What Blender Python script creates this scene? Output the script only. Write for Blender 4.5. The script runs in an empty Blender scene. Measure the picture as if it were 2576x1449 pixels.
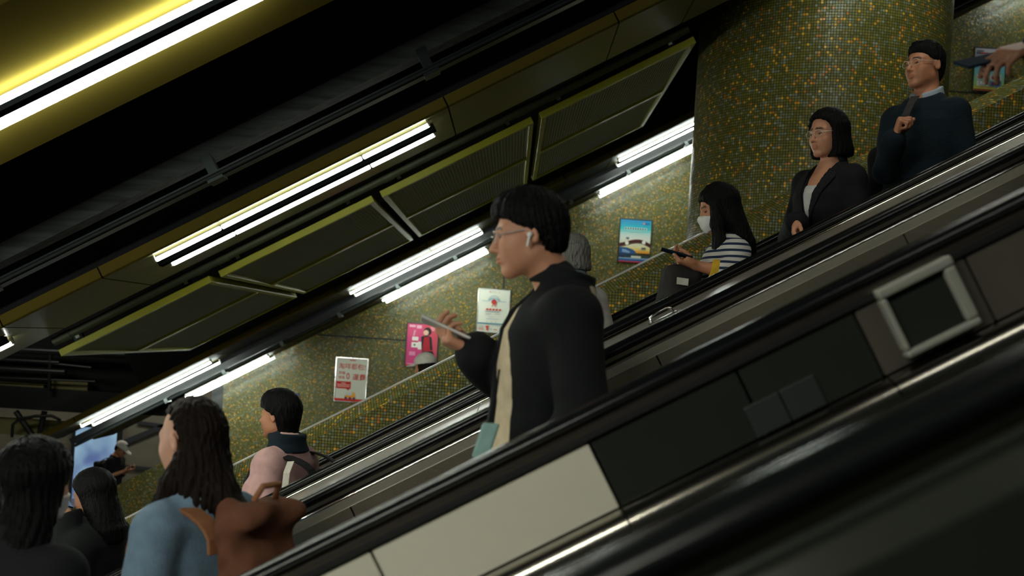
import bpy, bmesh, math, random
import numpy as np
from mathutils import Vector, Matrix
random.seed(7); rng = np.random.default_rng(7)
SC = bpy.context.scene
COL = SC.collection
# ---------------------------------------------------------------- camera, world, exposure
F_PX, VPX, VPY = 2500.0, 1285.0, 845.0          # focal length and optical axis in photo pixels
ROLL = math.radians(3.7)                        # the photographer held the camera slightly tilted
CZ = 3.4                                        # eye height above the lower concourse floor
CR, SR = math.cos(ROLL), math.sin(ROLL)
cam = bpy.data.cameras.new('camera'); cam_ob = bpy.data.objects.new('camera', cam); COL.objects.link(cam_ob)
cam.sensor_width = 36.0; cam.lens = 36.0 * F_PX / 2576.0
cam.shift_x = 3.0 / 2576.0; cam.shift_y = 120.5 / 2576.0
cam_ob.matrix_world = Matrix(((CR, -SR, 0, 0), (0, 0, -1, 0), (SR, CR, 0, CZ), (0, 0, 0, 1)))
cam.clip_start = 0.05
cam.dof.use_dof = True; cam.dof.focus_distance = 5.2; cam.dof.aperture_fstop = 2.6
SC.camera = cam_ob
w = bpy.data.worlds.new('world'); SC.world = w; w.use_nodes = True
w.node_tree.nodes['Background'].inputs[0].default_value = (0.55, 0.75, 0.7, 1)
w.node_tree.nodes['Background'].inputs[1].default_value = 0.012
vs = SC.view_settings
vs.view_transform = 'Standard'; vs.look = 'None'; vs.gamma = 1.0; vs.exposure = 0.0; vs.use_curve_mapping = False
cy = SC.cycles
cy.max_bounces = 5; cy.diffuse_bounces = 2; cy.glossy_bounces = 3; cy.transmission_bounces = 3; cy.transparent_max_bounces = 6
cy.caustics_reflective = False; cy.caustics_refractive = False
cy.use_denoising = True; cy.sample_clamp_indirect = 4.0
TUBE_L = 12.0                                   # radiance of the fluorescent tubes
TUBE_COL = (0.93, 1.0, 0.87, 1)
# ---------------------------------------------------------------- frames
SA = math.radians(30.0); CS, SS = math.cos(SA), math.sin(SA)
def S(s, y, n):                                 # escalator slope frame -> world
    return Vector((s * CS - n * SS, y, CZ + s * SS + n * CS))
def P(px, py, d):                               # photo pixel at depth d -> world
    qx = (px - VPX) / F_PX * d; qy = -(py - VPY) / F_PX * d
    return Vector((qx * CR - qy * SR, d, CZ + qx * SR + qy * CR))
def s_of(px, py, d):
    v = P(px, py, d); return v.x * CS + (v.z - CZ) * SS
def n_of(px, py, d):
    v = P(px, py, d); return -v.x * SS + (v.z - CZ) * CS
# ---------------------------------------------------------------- materials
def mat(name, col, rough=0.5, metal=0.0, coat=0.0, spec=0.5, emit=None, estr=0.0, noise=0.0, nscale=8.0, bump=0.0, bscale=60.0, aniso=None, stretch=None):
    m = bpy.data.materials.new(name); m.use_nodes = True
    nt = m.node_tree; b = nt.nodes['Principled BSDF']
    b.inputs['Base Color'].default_value = (*col[:3], 1); b.inputs['Roughness'].default_value = rough
    b.inputs['Metallic'].default_value = metal; b.inputs['Coat Weight'].default_value = coat
    b.inputs['Specular IOR Level'].default_value = spec
    b.inputs['Coat Roughness'].default_value = 0.15
    if emit:
        b.inputs['Emission Color'].default_value = (*emit[:3], 1); b.inputs['Emission Strength'].default_value = estr
    if noise or bump:
        tc = nt.nodes.new('ShaderNodeTexCoord'); mp = nt.nodes.new('ShaderNodeMapping')
        if stretch: mp.inputs['Scale'].default_value = stretch
        nt.links.new(tc.outputs['Object'], mp.inputs['Vector'])
    if noise:
        n = nt.nodes.new('ShaderNodeTexNoise'); n.inputs['Scale'].default_value = nscale; n.inputs['Detail'].default_value = 4
        nt.links.new(mp.outputs[0], n.inputs['Vector'])
        mr = nt.nodes.new('ShaderNodeMapRange'); mr.inputs[1].default_value = 0.3; mr.inputs[2].default_value = 0.7
        mr.inputs[3].default_value = 1 - noise; mr.inputs[4].default_value = 1 + noise
        nt.links.new(n.outputs[0], mr.inputs[0])
        mx = nt.nodes.new('ShaderNodeMix'); mx.data_type = 'RGBA'; mx.blend_type = 'MULTIPLY'; mx.inputs[0].default_value = 1
        mx.inputs[6].default_value = (*col[:3], 1); nt.links.new(mr.outputs[0], mx.inputs[7]); nt.links.new(mx.outputs[2], b.inputs['Base Color'])
    if bump:
        n2 = nt.nodes.new('ShaderNodeTexNoise'); n2.inputs['Scale'].default_value = bscale; n2.inputs['Detail'].default_value = 3
        nt.links.new(mp.outputs[0], n2.inputs['Vector'])
        bp = nt.nodes.new('ShaderNodeBump'); bp.inputs['Strength'].default_value = bump; bp.inputs['Distance'].default_value = 0.01
        nt.links.new(n2.outputs[0], bp.inputs['Height']); nt.links.new(bp.outputs[0], b.inputs['Normal'])
    return m
def tile_mat(name, pitch, stops, grout=(0.012, 0.014, 0.008), rough=0.3, gw=0.11):
    m = bpy.data.materials.new(name); m.use_nodes = True
    nt = m.node_tree; N = nt.nodes; L = nt.links; b = N['Principled BSDF']
    uv = N.new('ShaderNodeUVMap')
    sc = N.new('ShaderNodeVectorMath'); sc.operation = 'SCALE'; sc.inputs['Scale'].default_value = 1.0 / pitch; L.new(uv.outputs[0], sc.inputs[0])
    fl = N.new('ShaderNodeVectorMath'); fl.operation = 'FLOOR'; L.new(sc.outputs[0], fl.inputs[0])
    fr = N.new('ShaderNodeVectorMath'); fr.operation = 'FRACTION'; L.new(sc.outputs[0], fr.inputs[0])
    wn = N.new('ShaderNodeTexWhiteNoise'); wn.noise_dimensions = '2D'; L.new(fl.outputs[0], wn.inputs['Vector'])
    # slow drift so that accent tiles cluster a little, as laid sheets do
    nz = N.new('ShaderNodeTexNoise'); nz.inputs['Scale'].default_value = 0.16; L.new(fl.outputs[0], nz.inputs['Vector'])
    ad = N.new('ShaderNodeMath'); ad.operation = 'MULTIPLY_ADD'; ad.inputs[1].default_value = 0.22; L.new(nz.outputs[0], ad.inputs[0])
    sb = N.new('ShaderNodeMath'); sb.operation = 'SUBTRACT'; sb.inputs[1].default_value = 0.11; L.new(wn.outputs['Value'], sb.inputs[0]); L.new(sb.outputs[0], ad.inputs[2])
    rp = N.new('ShaderNodeValToRGB'); rp.color_ramp.interpolation = 'CONSTANT'
    e = rp.color_ramp.elements
    e[0].position = 0; e[0].color = (*stops[0][1], 1); e[1].position = stops[1][0]; e[1].color = (*stops[1][1], 1)
    for p_, c_ in stops[2:]:
        k = e.new(p_); k.color = (*c_, 1)
    L.new(ad.outputs[0], rp.inputs[0])
    sep = N.new('ShaderNodeSeparateXYZ'); L.new(fr.outputs[0], sep.inputs[0])
    def edge(sock):
        a = N.new('ShaderNodeMath'); a.operation = 'SUBTRACT'; a.inputs[1].default_value = 0.5; L.new(sock, a.inputs[0])
        c = N.new('ShaderNodeMath'); c.operation = 'ABSOLUTE'; L.new(a.outputs[0], c.inputs[0]); return c
    ex, ey = edge(sep.outputs[0]), edge(sep.outputs[1])
    mxm = N.new('ShaderNodeMath'); mxm.operation = 'MAXIMUM'; L.new(ex.outputs[0], mxm.inputs[0]); L.new(ey.outputs[0], mxm.inputs[1])
    gt = N.new('ShaderNodeMapRange'); gt.inputs[1].default_value = 0.5 - gw; gt.inputs[2].default_value = 0.5 - gw * 0.55; L.new(mxm.outputs[0], gt.inputs[0])
    mx = N.new('ShaderNodeMix'); mx.data_type = 'RGBA'; L.new(gt.outputs[0], mx.inputs[0]); L.new(rp.outputs[0], mx.inputs[6]); mx.inputs[7].default_value = (*grout, 1)
    L.new(mx.outputs[2], b.inputs['Base Color'])
    rr = N.new('ShaderNodeMapRange'); rr.inputs[3].default_value = rough; rr.inputs[4].default_value = 0.9; L.new(gt.outputs[0], rr.inputs[0]); L.new(rr.outputs[0], b.inputs['Roughness'])
    bp = N.new('ShaderNodeBump'); bp.inputs['Strength'].default_value = 0.5; bp.inputs['Distance'].default_value = 0.002; bp.invert = True
    # every tile is set a hair out of plane
    tl = N.new('ShaderNodeVectorMath'); tl.operation = 'SUBTRACT'; L.new(wn.outputs['Color'], tl.inputs[0]); tl.inputs[1].default_value = (0.5, 0.5, 0.5)
    ts = N.new('ShaderNodeVectorMath'); ts.operation = 'SCALE'; ts.inputs['Scale'].default_value = 0.16; L.new(tl.outputs[0], ts.inputs[0])
    ge = N.new('ShaderNodeNewGeometry'); ta = N.new('ShaderNodeVectorMath'); ta.operation = 'ADD'; L.new(ge.outputs['Normal'], ta.inputs[0]); L.new(ts.outputs[0], ta.inputs[1])
    tn = N.new('ShaderNodeVectorMath'); tn.operation = 'NORMALIZE'; L.new(ta.outputs[0], tn.inputs[0])
    L.new(gt.outputs[0], bp.inputs['Height']); L.new(tn.outputs[0], bp.inputs['Normal']); L.new(bp.outputs[0], b.inputs['Normal'])
    return m
OL1, OL2, OL3 = (0.180, 0.168, 0.028), (0.230, 0.212, 0.038), (0.138, 0.142, 0.034)
GB, GB2, OR1, OR2, YL = (0.22, 0.255, 0.165), (0.33, 0.365, 0.26), (0.82, 0.38, 0.034), (0.62, 0.23, 0.025), (0.90, 0.53, 0.05)
STOPS = [(0, OL1), (0.22, OL2), (0.45, OL3), (0.60, GB), (0.74, OL2), (0.80, GB2), (0.84, OL1), (0.90, YL), (0.935, OR1), (0.97, OR2)]
M = {}
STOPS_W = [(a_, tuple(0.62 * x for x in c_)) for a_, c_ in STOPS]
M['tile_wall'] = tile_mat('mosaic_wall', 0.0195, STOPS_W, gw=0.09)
M['tile_column'] = tile_mat('mosaic_column', 0.0238, STOPS)
M['tile_parapet'] = tile_mat('mosaic_parapet', 0.0222, STOPS)
M['yellow'] = mat('yellow_paint', (0.175, 0.134, 0.026), 0.7, spec=0.0, noise=0.08, nscale=1.5)
M['olive'] = mat('satin_olive_paint', (0.125, 0.112, 0.045), 0.36, coat=0.2, noise=0.1, nscale=1.5)
M['lime'] = mat('lime_green_paint', (0.60, 0.58, 0.05), 0.45, noise=0.06, nscale=3)
M['black'] = mat('black_paint', (0.008, 0.010, 0.011), 0.5)
M['void'] = mat('sooty_black_ceiling', (0.006, 0.007, 0.008), 0.85, noise=0.3, nscale=2)  # near-black paint of the ceiling void
M['concrete'] = mat('grimy_concrete', (0.040, 0.046, 0.045), 0.8, noise=0.6, nscale=5.0, stretch=(0.5, 5, 5))
M['darkmetal'] = mat('dark_steel', (0.045, 0.055, 0.055), 0.35, metal=0.6)
M['meshmetal'] = mat('dull_expanded_metal', (0.85, 0.87, 0.74), 0.4, metal=0.35)
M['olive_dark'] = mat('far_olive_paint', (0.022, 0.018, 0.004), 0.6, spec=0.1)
M['pipe'] = mat('green_painted_pipe', (0.065, 0.075, 0.035), 0.5)
M['tube'] = mat('fluorescent_tube', (0.9, 0.9, 0.9), 0.4, emit=TUBE_COL, estr=34.0)
M['tube_mid'] = mat('fluorescent_tube_mid', (0.9, 0.9, 0.9), 0.4, emit=TUBE_COL, estr=20.0)
M['tube_dim'] = mat('fluorescent_tube_old', (0.9, 0.9, 0.9), 0.4, emit=(1.0, 1.0, 0.90), estr=30.0)  # unseen upper fixtures, dimmed to keep the upper right dark
M['tube_far'] = mat('fluorescent_tube_far', (0.9, 0.9, 0.9), 0.4, emit=(0.90, 1.0, 0.90), estr=60.0)
M['tube_bright'] = mat('fluorescent_tube_new', (0.9, 0.9, 0.9), 0.4, emit=(1.0, 1.0, 0.90), estr=100.0)  # unseen fixtures, boosted far above the visible tubes as fill
M['housing'] = mat('black_lamp_housing', (0.0015, 0.0018, 0.002), 0.6, spec=0.0)
M['white'] = mat('white_enamel', (0.6, 0.6, 0.56), 0.35)
M['steel'] = mat('brushed_steel', (0.40, 0.385, 0.34), 0.2, metal=1.0, noise=0.05, nscale=6, stretch=(0.3, 30, 30))
M['steel_matt'] = mat('satin_steel', (0.21, 0.19, 0.15), 0.36, metal=1.0, noise=0.06, nscale=6, stretch=(0.3, 30, 30))
M['band'] = mat('pale_steel_band', (0.42, 0.405, 0.33), 0.42, metal=0.45, noise=0.05, nscale=6, stretch=(0.3, 30, 30))
M['panel_steel'] = mat('olive_steel_panel', (0.215, 0.20, 0.15), 0.34, metal=0.45, noise=0.07, nscale=5, stretch=(0.3, 30, 30))
M['deck_steel'] = mat('grey_steel_deck', (0.33, 0.30, 0.26), 0.36, metal=0.6, noise=0.05, nscale=6, stretch=(0.3, 30, 30))
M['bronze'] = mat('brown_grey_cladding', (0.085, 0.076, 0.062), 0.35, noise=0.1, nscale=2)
M['frame_grey'] = mat('pale_grey_frame', (0.30, 0.31, 0.27), 0.4)
M['dim_plate'] = mat('dim_grey_plate', (0.028, 0.033, 0.032), 0.45)
M['bright'] = mat('polished_steel_trim', (0.75, 0.76, 0.72), 0.14, metal=1.0)
M['rubber'] = mat('black_handrail_rubber', (0.005, 0.0065, 0.007), 0.25, spec=0.36)
M['groove'] = mat('black_groove', (0.004, 0.004, 0.004), 0.6)
M['cream'] = mat('cream_enamel_panel', (0.72, 0.70, 0.57), 0.3, noise=0.05, nscale=2)  # cream stands in for a bright reflection in the steel cladding
M['smoked'] = mat('dark_smoked_panel', (0.022, 0.026, 0.021), 0.22, noise=0.1, nscale=2)  # serves dark parts, and the dim reflection zones of the cladding
M['step'] = mat('ribbed_step_metal', (0.10, 0.10, 0.10), 0.5, metal=0.7)
M['floor'] = mat('concourse_floor', (0.16, 0.155, 0.14), 0.35, noise=0.1, nscale=3)
# ---------------------------------------------------------------- mesh builder
class MB:
    def __init__(self): self.v = []; self.f = []; self.mi = []; self.uv = {}; self.mats = []
    def m(self, mt):
        if mt not in self.mats: self.mats.append(mt)
        return self.mats.index(mt)
    def add(self, verts, faces, mt, uvs=None):
        o = len(self.v); k = self.m(mt)
        self.v.extend([Vector(v) for v in verts])
        for i, f in enumerate(faces):
            self.f.append([o + j for j in f]); self.mi.append(k)
            if uvs is not None: self.uv[len(self.f) - 1] = uvs[i]
    def box(self, lo, hi, mt, T=None):
        x0, y0, z0 = lo; x1, y1, z1 = hi
        vs = [(x0, y0, z0), (x1, y0, z0), (x1, y1, z0), (x0, y1, z0), (x0, y0, z1), (x1, y0, z1), (x1, y1, z1), (x0, y1, z1)]
        if T: vs = [T(*v) for v in vs]
        self.add(vs, [(0, 3, 2, 1), (4, 5, 6, 7), (0, 1, 5, 4), (1, 2, 6, 5), (2, 3, 7, 6), (3, 0, 4, 7)], mt)
    def prism(self, prof, s0, s1, mt, T=S):      # prof: (y, n) outline, extruded along the slope
        k = len(prof)
        vs = [T(s0, y, n) for y, n in prof] + [T(s1, y, n) for y, n in prof]
        fs = [tuple(range(k)), tuple(range(2 * k - 1, k - 1, -1))]
        for i in range(k):
            j = (i + 1) % k; fs.append((i, k + i, k + j, j))
        self.add(vs, fs, mt)
    def tube(self, pts, r, mt, seg=10, cap=True):
        pts = [Vector(p) for p in pts]; n = len(pts); rs = r if isinstance(r, (list, tuple)) else [r] * n
        rings = []; up = None
        for i, p in enumerate(pts):
            t = (pts[min(i + 1, n - 1)] - pts[max(i - 1, 0)]).normalized()
            if up is None:
                up = Vector((0, 0, 1)) if abs(t.z) < 0.9 else Vector((1, 0, 0))
            a = t.cross(up).normalized(); b = a.cross(t).normalized(); up = b
            rings.append([p + (a * math.cos(2 * math.pi * k / seg) + b * math.sin(2 * math.pi * k / seg)) * rs[i] for k in range(seg)])
        vs = [v for r_ in rings for v in r_]; fs = []
        for i in range(n - 1):
            for k in range(seg):
                k2 = (k + 1) % seg; fs.append((i * seg + k, i * seg + k2, (i + 1) * seg + k2, (i + 1) * seg + k))
        if cap:
            fs.append(tuple(range(seg - 1, -1, -1))); fs.append(tuple((n - 1) * seg + k for k in range(seg)))
        self.add(vs, fs, mt)
    def ball(self, c, r, mt, seg=12, rings=8, R=None):
        c = Vector(c); r = (r, r, r) if not isinstance(r, (tuple, list)) else r; vs = []; fs = []
        for i in range(rings + 1):
            th = math.pi * i / rings
            for k in range(seg):
                ph = 2 * math.pi * k / seg
                q = Vector((r[0] * math.sin(th) * math.cos(ph), r[1] * math.sin(th) * math.sin(ph), r[2] * math.cos(th)))
                if R is not None: q = R @ q
                vs.append(c + q)
        for i in range(rings):
            for k in range(seg):
                k2 = (k + 1) % seg; fs.append((i * seg + k, (i + 1) * seg + k, (i + 1) * seg + k2, i * seg + k2))
        self.add(vs, fs, mt)
    def build(self, name, parent=None, origin=None, smooth=False, bevel=0.0, fix=True):
        o = Vector(origin) if origin is not None else (Vector(parent['_o']) if parent is not None and '_o' in parent else Vector((0, 0, 0)))
        me = bpy.data.meshes.new(name)
        me.from_pydata([tuple(v - o) for v in self.v], [], self.f)
        for m_ in self.mats: me.materials.append(m_)
        for p_, k in zip(me.polygons, self.mi): p_.material_index = k; p_.use_smooth = smooth
        if self.uv:
            ul = me.uv_layers.new(name='UVMap')
            for p_ in me.polygons:
                u = self.uv.get(p_.index)
                if u:
                    for li, c in zip(p_.loop_indices, u): ul.data[li].uv = c
        if fix and not self.uv:
            bm = bmesh.new(); bm.from_mesh(me); bmesh.ops.recalc_face_normals(bm, faces=bm.faces); bm.to_mesh(me); bm.free()
        ob = bpy.data.objects.new(name, me); COL.objects.link(ob)
        if parent is not None: ob.parent = parent
        else: ob.location = o
        if bevel:
            bv = ob.modifiers.new('bevel', 'BEVEL'); bv.width = bevel; bv.segments = 2; bv.limit_method = 'ANGLE'; bv.angle_limit = math.radians(40)
        if smooth:
            try: me.set_sharp_from_angle(angle=math.radians(50))
            except Exception: pass
        return ob
def thing(name, label, cat, loc, group=None):
    o = bpy.data.objects.new(name, None); COL.objects.link(o); o.location = loc; o.empty_display_size = 0.1
    o['_o'] = tuple(loc); o['label'] = label; o['category'] = cat
    if group: o['group'] = group
    return o
def tag(o, label=None, cat=None, group=None, kind=None):
    if label: o['label'] = label
    if cat: o['category'] = cat
    if group: o['group'] = group
    if kind: o['kind'] = kind
    return o
def dup(root, loc, label=None):
    r = root.copy(); COL.objects.link(r); r.location = loc
    if label: r['label'] = label
    for ch in list(root.children):
        c = ch.copy(); COL.objects.link(c); c.parent = r
        for g in list(ch.children):
            d = g.copy(); COL.objects.link(d); d.parent = c
    return r
# ================================================================ SETTING
WALL_Y = 16.5; FZ = -0.6; FAR_Y = 21.0
def quad_uv(mb, pts, uvs, mt): mb.add(pts, [tuple(range(len(pts)))], mt, [uvs])
# back wall: mosaic, its lower left part cut down to a low wall whose top follows the escalators
mb = MB()
xe = P(560, 980, WALL_Y).x
ztop = 12.0
def wall_face(pts, y, flip=False):
    quad_uv(mb, [Vector((x, y, z)) for x, z in pts], [(x, z) for x, z in pts], M['tile_wall'])
lowL = P(150, 1294, WALL_Y); lowR = P(562, 1091, WALL_Y)
wall_face([(xe, FZ), (14, FZ), (14, ztop), (xe, ztop)], WALL_Y)
wall_face([(lowL.x - 3, FZ), (xe, FZ), (xe, lowR.z), (lowL.x, lowL.z), (lowL.x - 3, max(0.3, lowL.z - 1.6))], WALL_Y)
TH = 0.18
mb.add([(xe, WALL_Y, lowR.z), (xe, WALL_Y, ztop), (xe, WALL_Y + TH, ztop), (xe, WALL_Y + TH, lowR.z)], [(0, 1, 2, 3)], M['black'], [[(0, 0)] * 4])
mb.add([(lowL.x - 3, WALL_Y, max(0.3, lowL.z - 1.6)), (lowL.x, WALL_Y, lowL.z), (xe, WALL_Y, lowR.z), (xe, WALL_Y + TH, lowR.z), (lowL.x, WALL_Y + TH, lowL.z), (lowL.x - 3, WALL_Y + TH, max(0.3, lowL.z - 1.6))], [(0, 1, 4, 5), (1, 2, 3, 4)], M['black'], [[(0, 0)] * 4] * 2)
wb = mb.build('wall_back', fix=False); tag(wb, kind='structure')
# thin dark movement joints in the mosaic
def wall_strip(name, p0, p1, w_=0.03):
    a, b = P(*p0, WALL_Y), P(*p1, WALL_Y); m_ = MB()
    if abs(a.x - b.x) < abs(a.z - b.z): m_.box((a.x - w_ / 2, WALL_Y - 0.006, min(a.z, b.z)), (a.x + w_ / 2, WALL_Y + 0.01, max(a.z, b.z)), M['black'])
    else: m_.box((min(a.x, b.x), WALL_Y - 0.006, a.z - w_ / 2), (max(a.x, b.x), WALL_Y + 0.01, a.z + w_ / 2), M['black'])
    tag(m_.build(name), kind='structure')
wall_strip('trim_1', (1272, 640), (1266, 727), 0.026)
wall_strip('trim_2', (800, 842), (1021, 854), 0.024)
wall_strip('trim_3', (2380, 229), (2482, 238), 0.024)
m_ = MB(); m_.box((xe - 0.17, WALL_Y - 0.01, lowR.z - 0.2), (xe + 0.01, WALL_Y + TH, ztop), M['black']); tag(m_.build('trim_7'), kind='structure')
# floor of the lower concourse and its far wall
m_ = MB(); m_.box((-16, -3, FZ - 0.2), (14, 30, FZ), M['floor']); tag(m_.build('floor'), kind='structure')
M['far_wall'] = mat('grey_stone_far_wall', (0.17, 0.165, 0.13), 0.45, noise=0.08, nscale=4, bump=0.1)
m_ = MB(); m_.box((-16, FAR_Y, FZ), (14, FAR_Y + 0.3, 9), M['far_wall']); tag(m_.build('wall_far'), kind='structure')
# black soffit above everything: sloped part and the flat concourse part lower left
m_ = MB(); m_.box((-3.3, -2.5, 2.75), (13, 16.6, 3.1), M['void'], S); tag(m_.build('ceiling'), kind='structure')
m_ = MB(); m_.box((-16, -3, 4.1), (-4.1, 22, 4.3), M['void']); tag(m_.build('ceiling_concourse'), kind='structure')
# ---------------- round mosaic column
ang = math.radians(16.3); CD = 10.0; CRAD = CD * math.sin(math.radians(6.665))
cx, cyy = CD * math.sin(ang), CD * math.cos(ang)
mb = MB(); seg = 96
for k in range(seg):
    a0, a1 = 2 * math.pi * k / seg, 2 * math.pi * (k + 1) / seg
    q = lambda a, z: Vector((cx + CRAD * math.cos(a), cyy + CRAD * math.sin(a), z))
    quad_uv(mb, [q(a0, FZ), q(a1, FZ), q(a1, 9.3), q(a0, 9.3)], [(a0 * CRAD, FZ), (a1 * CRAD, FZ), (a1 * CRAD, 9.3), (a0 * CRAD, 9.3)], M['tile_column'])
col = mb.build('column', origin=(cx, cyy, FZ), smooth=True, fix=False)
tag(col, 'thick round column clad in green and amber mosaic tiles behind the descending escalator', 'column', kind='structure')
# ---------------- mosaic parapet beyond the far escalator, with a white metal edge
PY0, PY1 = 7.40, 7.62
n_b, n_t = -0.040, 0.050
mb = MB(); s0, s1 = -4.7, 7.5
for i in range(24):
    a, b = s0 + (s1 - s0) * i / 24, s0 + (s1 - s0) * (i + 1) / 24
    pa, pb = S(a, PY0, n_b), S(b, PY0, n_b); ta, tb = S(a, PY1, n_t), S(b, PY1, n_t)
    bw = math.hypot(PY1 - PY0, n_t - n_b)
    quad_uv(mb, [pa, pb, tb, ta], [(a, 0), (b, 0), (b, bw), (a, bw)], M['tile_parapet'])
    za, zb = max(FZ, pa.z - 3.2), max(FZ, pb.z - 3.2)
    la, lb = Vector((pa.x, PY0, za)), Vector((pb.x, PY0, zb))
    quad_uv(mb, [la, lb, pb, pa], [(la.x, la.z), (lb.x, lb.z), (pb.x, pb.z), (pa.x, pa.z)], M['tile_parapet'])
    ba, bb = Vector((ta.x, PY1, za)), Vector((tb.x, PY1, zb))
    quad_uv(mb, [ta, tb, bb, ba], [(ta.x, ta.z), (tb.x, tb.z), (bb.x, bb.z), (ba.x, ba.z)], M['tile_parapet'])
pp = mb.build('wall_parapet', fix=False); tag(pp, kind='structure')
mb = MB(); mb.prism([(PY1 - 0.012, n_t - 0.002), (PY1 + 0.03, n_t - 0.002), (PY1 + 0.02, n_t + 0.013), (PY1 - 0.012, n_t + 0.009)], s0, s_of(1775, 585, PY1), M['white'])
tag(mb.build('trim_parapet'), kind='structure')
# ---------------- ceiling beams: yellow pressed metal casings with gaps between the panels
def beam(name, y0, y1, nb, nf, joints, label, s0=-6.5, s1=9.5, gap=0.012, under=None):
    o = S(0, (y0 + y1) / 2, nb); t = thing(name, label, 'beam', o); t['kind'] = 'structure'
    m_ = MB(); m_.box((-4.8, y0 + 0.02, nb + 0.02), (s1, y1 - 0.02, 2.75), M['void'], S); m_.box((s0, y0 + 0.02, nb + 0.02), (-4.8, y1 - 0.02, nf), M['void'], S); m_.build('core', t)
    js = sorted([s0] + [j for j in joints if s0 < j < s1] + [s1])
    for a, b in zip(js[:-1], js[1:]):
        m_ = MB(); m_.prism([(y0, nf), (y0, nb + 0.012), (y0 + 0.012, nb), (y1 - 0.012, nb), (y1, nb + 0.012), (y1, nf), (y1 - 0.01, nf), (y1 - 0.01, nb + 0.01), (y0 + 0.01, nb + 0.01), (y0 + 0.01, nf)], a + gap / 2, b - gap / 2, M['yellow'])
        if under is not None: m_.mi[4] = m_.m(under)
        m_.build('panel', t)
    return t
NB = 1.69
def js(px_list, d, n): # joint positions read along the front lower edge
    out = []
    for px in px_list:
        # s such that projected x = px at given y, n
        lo, hi = -12.0, 12.0
        for _ in range(40):
            mid = (lo + hi) / 2; v = S(mid, d, n); X, Z = v.x, v.z - CZ
            ix = VPX + F_PX / d * (X * CR + Z * SR)
            if ix < px: lo = mid
            else: hi = mid
        out.append(lo)
    return out
beam('ceiling_beam', 3.20, 4.44, NB, NB + 0.10, js([-900, 2300], 3.2, NB), 'nearest yellow ceiling beam with bright twin tubes, over the upper corner')
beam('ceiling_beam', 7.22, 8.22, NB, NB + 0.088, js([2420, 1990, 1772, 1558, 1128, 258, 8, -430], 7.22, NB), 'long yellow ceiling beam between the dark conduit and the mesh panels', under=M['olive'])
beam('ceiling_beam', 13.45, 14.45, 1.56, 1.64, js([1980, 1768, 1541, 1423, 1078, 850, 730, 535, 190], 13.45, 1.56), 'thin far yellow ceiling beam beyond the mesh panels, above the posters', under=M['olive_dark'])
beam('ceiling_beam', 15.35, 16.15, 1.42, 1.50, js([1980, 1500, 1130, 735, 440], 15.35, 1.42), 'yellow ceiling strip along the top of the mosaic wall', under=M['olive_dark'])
# the near ceiling strip above the photographer
beam('ceiling_beam', -0.9, 0.3, NB + 0.28, NB + 0.38, [], 'yellow ceiling beam over the nearest escalator, outside the picture')
# black cable tray between the two far beams
m_ = MB(); m_.prism([(14.62, 1.43), (15.25, 1.43), (15.25, 1.52), (14.62, 1.52)], -6.5, 9.5, M['black'])
m_.tube([S(-6.5, 14.7, 1.40), S(9.5, 14.7, 1.40)], 0.022, M['darkmetal'], 8)
for k in range(14):
    s_ = -5 + k * 0.95; m_.box((s_, 14.62, 1.36), (s_ + 0.05, 14.78, 1.44), M['darkmetal'], S)
tag(m_.build('cable_tray', origin=S(0, 14.9, 1.43)), 'black cable tray running between the two far rows of tubes', 'cable tray')
# ---------------- concrete downstand and slung conduit in the dark above
m_ = MB(); m_.prism([(6.0, 1.765), (6.0, 1.868), (6.14, 1.868), (6.14, 1.765)], -8, 10, M['concrete']); m_.prism([(6.01, 1.868), (6.30, 2.75), (6.45, 2.75), (6.13, 1.868)], -8, 10, M['void'])
o = m_.build('ceiling_downstand', origin=S(0, 6.4, 1.8)); tag(o, kind='structure')
t = thing('conduit', 'dark steel conduit slung on brackets below the grimy concrete beam', 'conduit', S(0, 6.0, 1.65))
m_ = MB(); m_.prism([(5.98, 1.635), (6.06, 1.635), (6.06, 1.68), (5.98, 1.68)], -8, 10, M['darkmetal']); m_.build('tray', t)
m_ = MB(); m_.tube([S(-8, 5.955, 1.650), S(10, 5.955, 1.650)], 0.014, M['darkmetal'], 8); m_.build('cable', t)
for px in (-40, 530, 1070):
    a = js([px], 6.0, 1.72)[0]; m_ = MB()
    m_.box((a - 0.03, 5.99, 1.66), (a + 0.03, 6.05, 1.80), M['darkmetal'], S); m_.box((a - 0.05, 5.95, 1.62), (a + 0.05, 6.06, 1.64), M['darkmetal'], S); m_.build('bracket', t)
m_ = MB(); m_.prism([(7.7, 1.78), (7.82, 1.78), (7.82, 2.75), (7.7, 2.75)], *[js([x], 7.7, 1.9)[0] for x in (1293, 1327)], M['pipe'])
tag(m_.build('hanger_post', origin=S(js([1310], 7.7, 1.9)[0], 7.75, 1.9)), 'dull green hanger post above the long yellow beam', 'hanger')
# ---------------- round pipe under the beam
t = thing('pipe', 'dark green pipe running along the upper edge of the mesh panels', 'pipe', S(0, 8.62, 1.66))
PN = 496 / F_PX * 8.6
m_ = MB(); sp = js([135, 1730], 8.6, PN); m_.tube([S(sp[0], 8.6, PN), S(sp[1], 8.6, PN)], 0.036, M['pipe'], 16); m_.build('pipe_run', t, smooth=True)
for px in (165, 505, 560, 975, 1310, 1390, 1690):
    a = js([px], 8.6, PN)[0]; m_ = MB(); m_.tube([S(a - 0.05, 8.6, PN), S(a + 0.05, 8.6, PN)], 0.042, M['pipe'], 16); m_.build('coupling', t, smooth=True)
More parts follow.
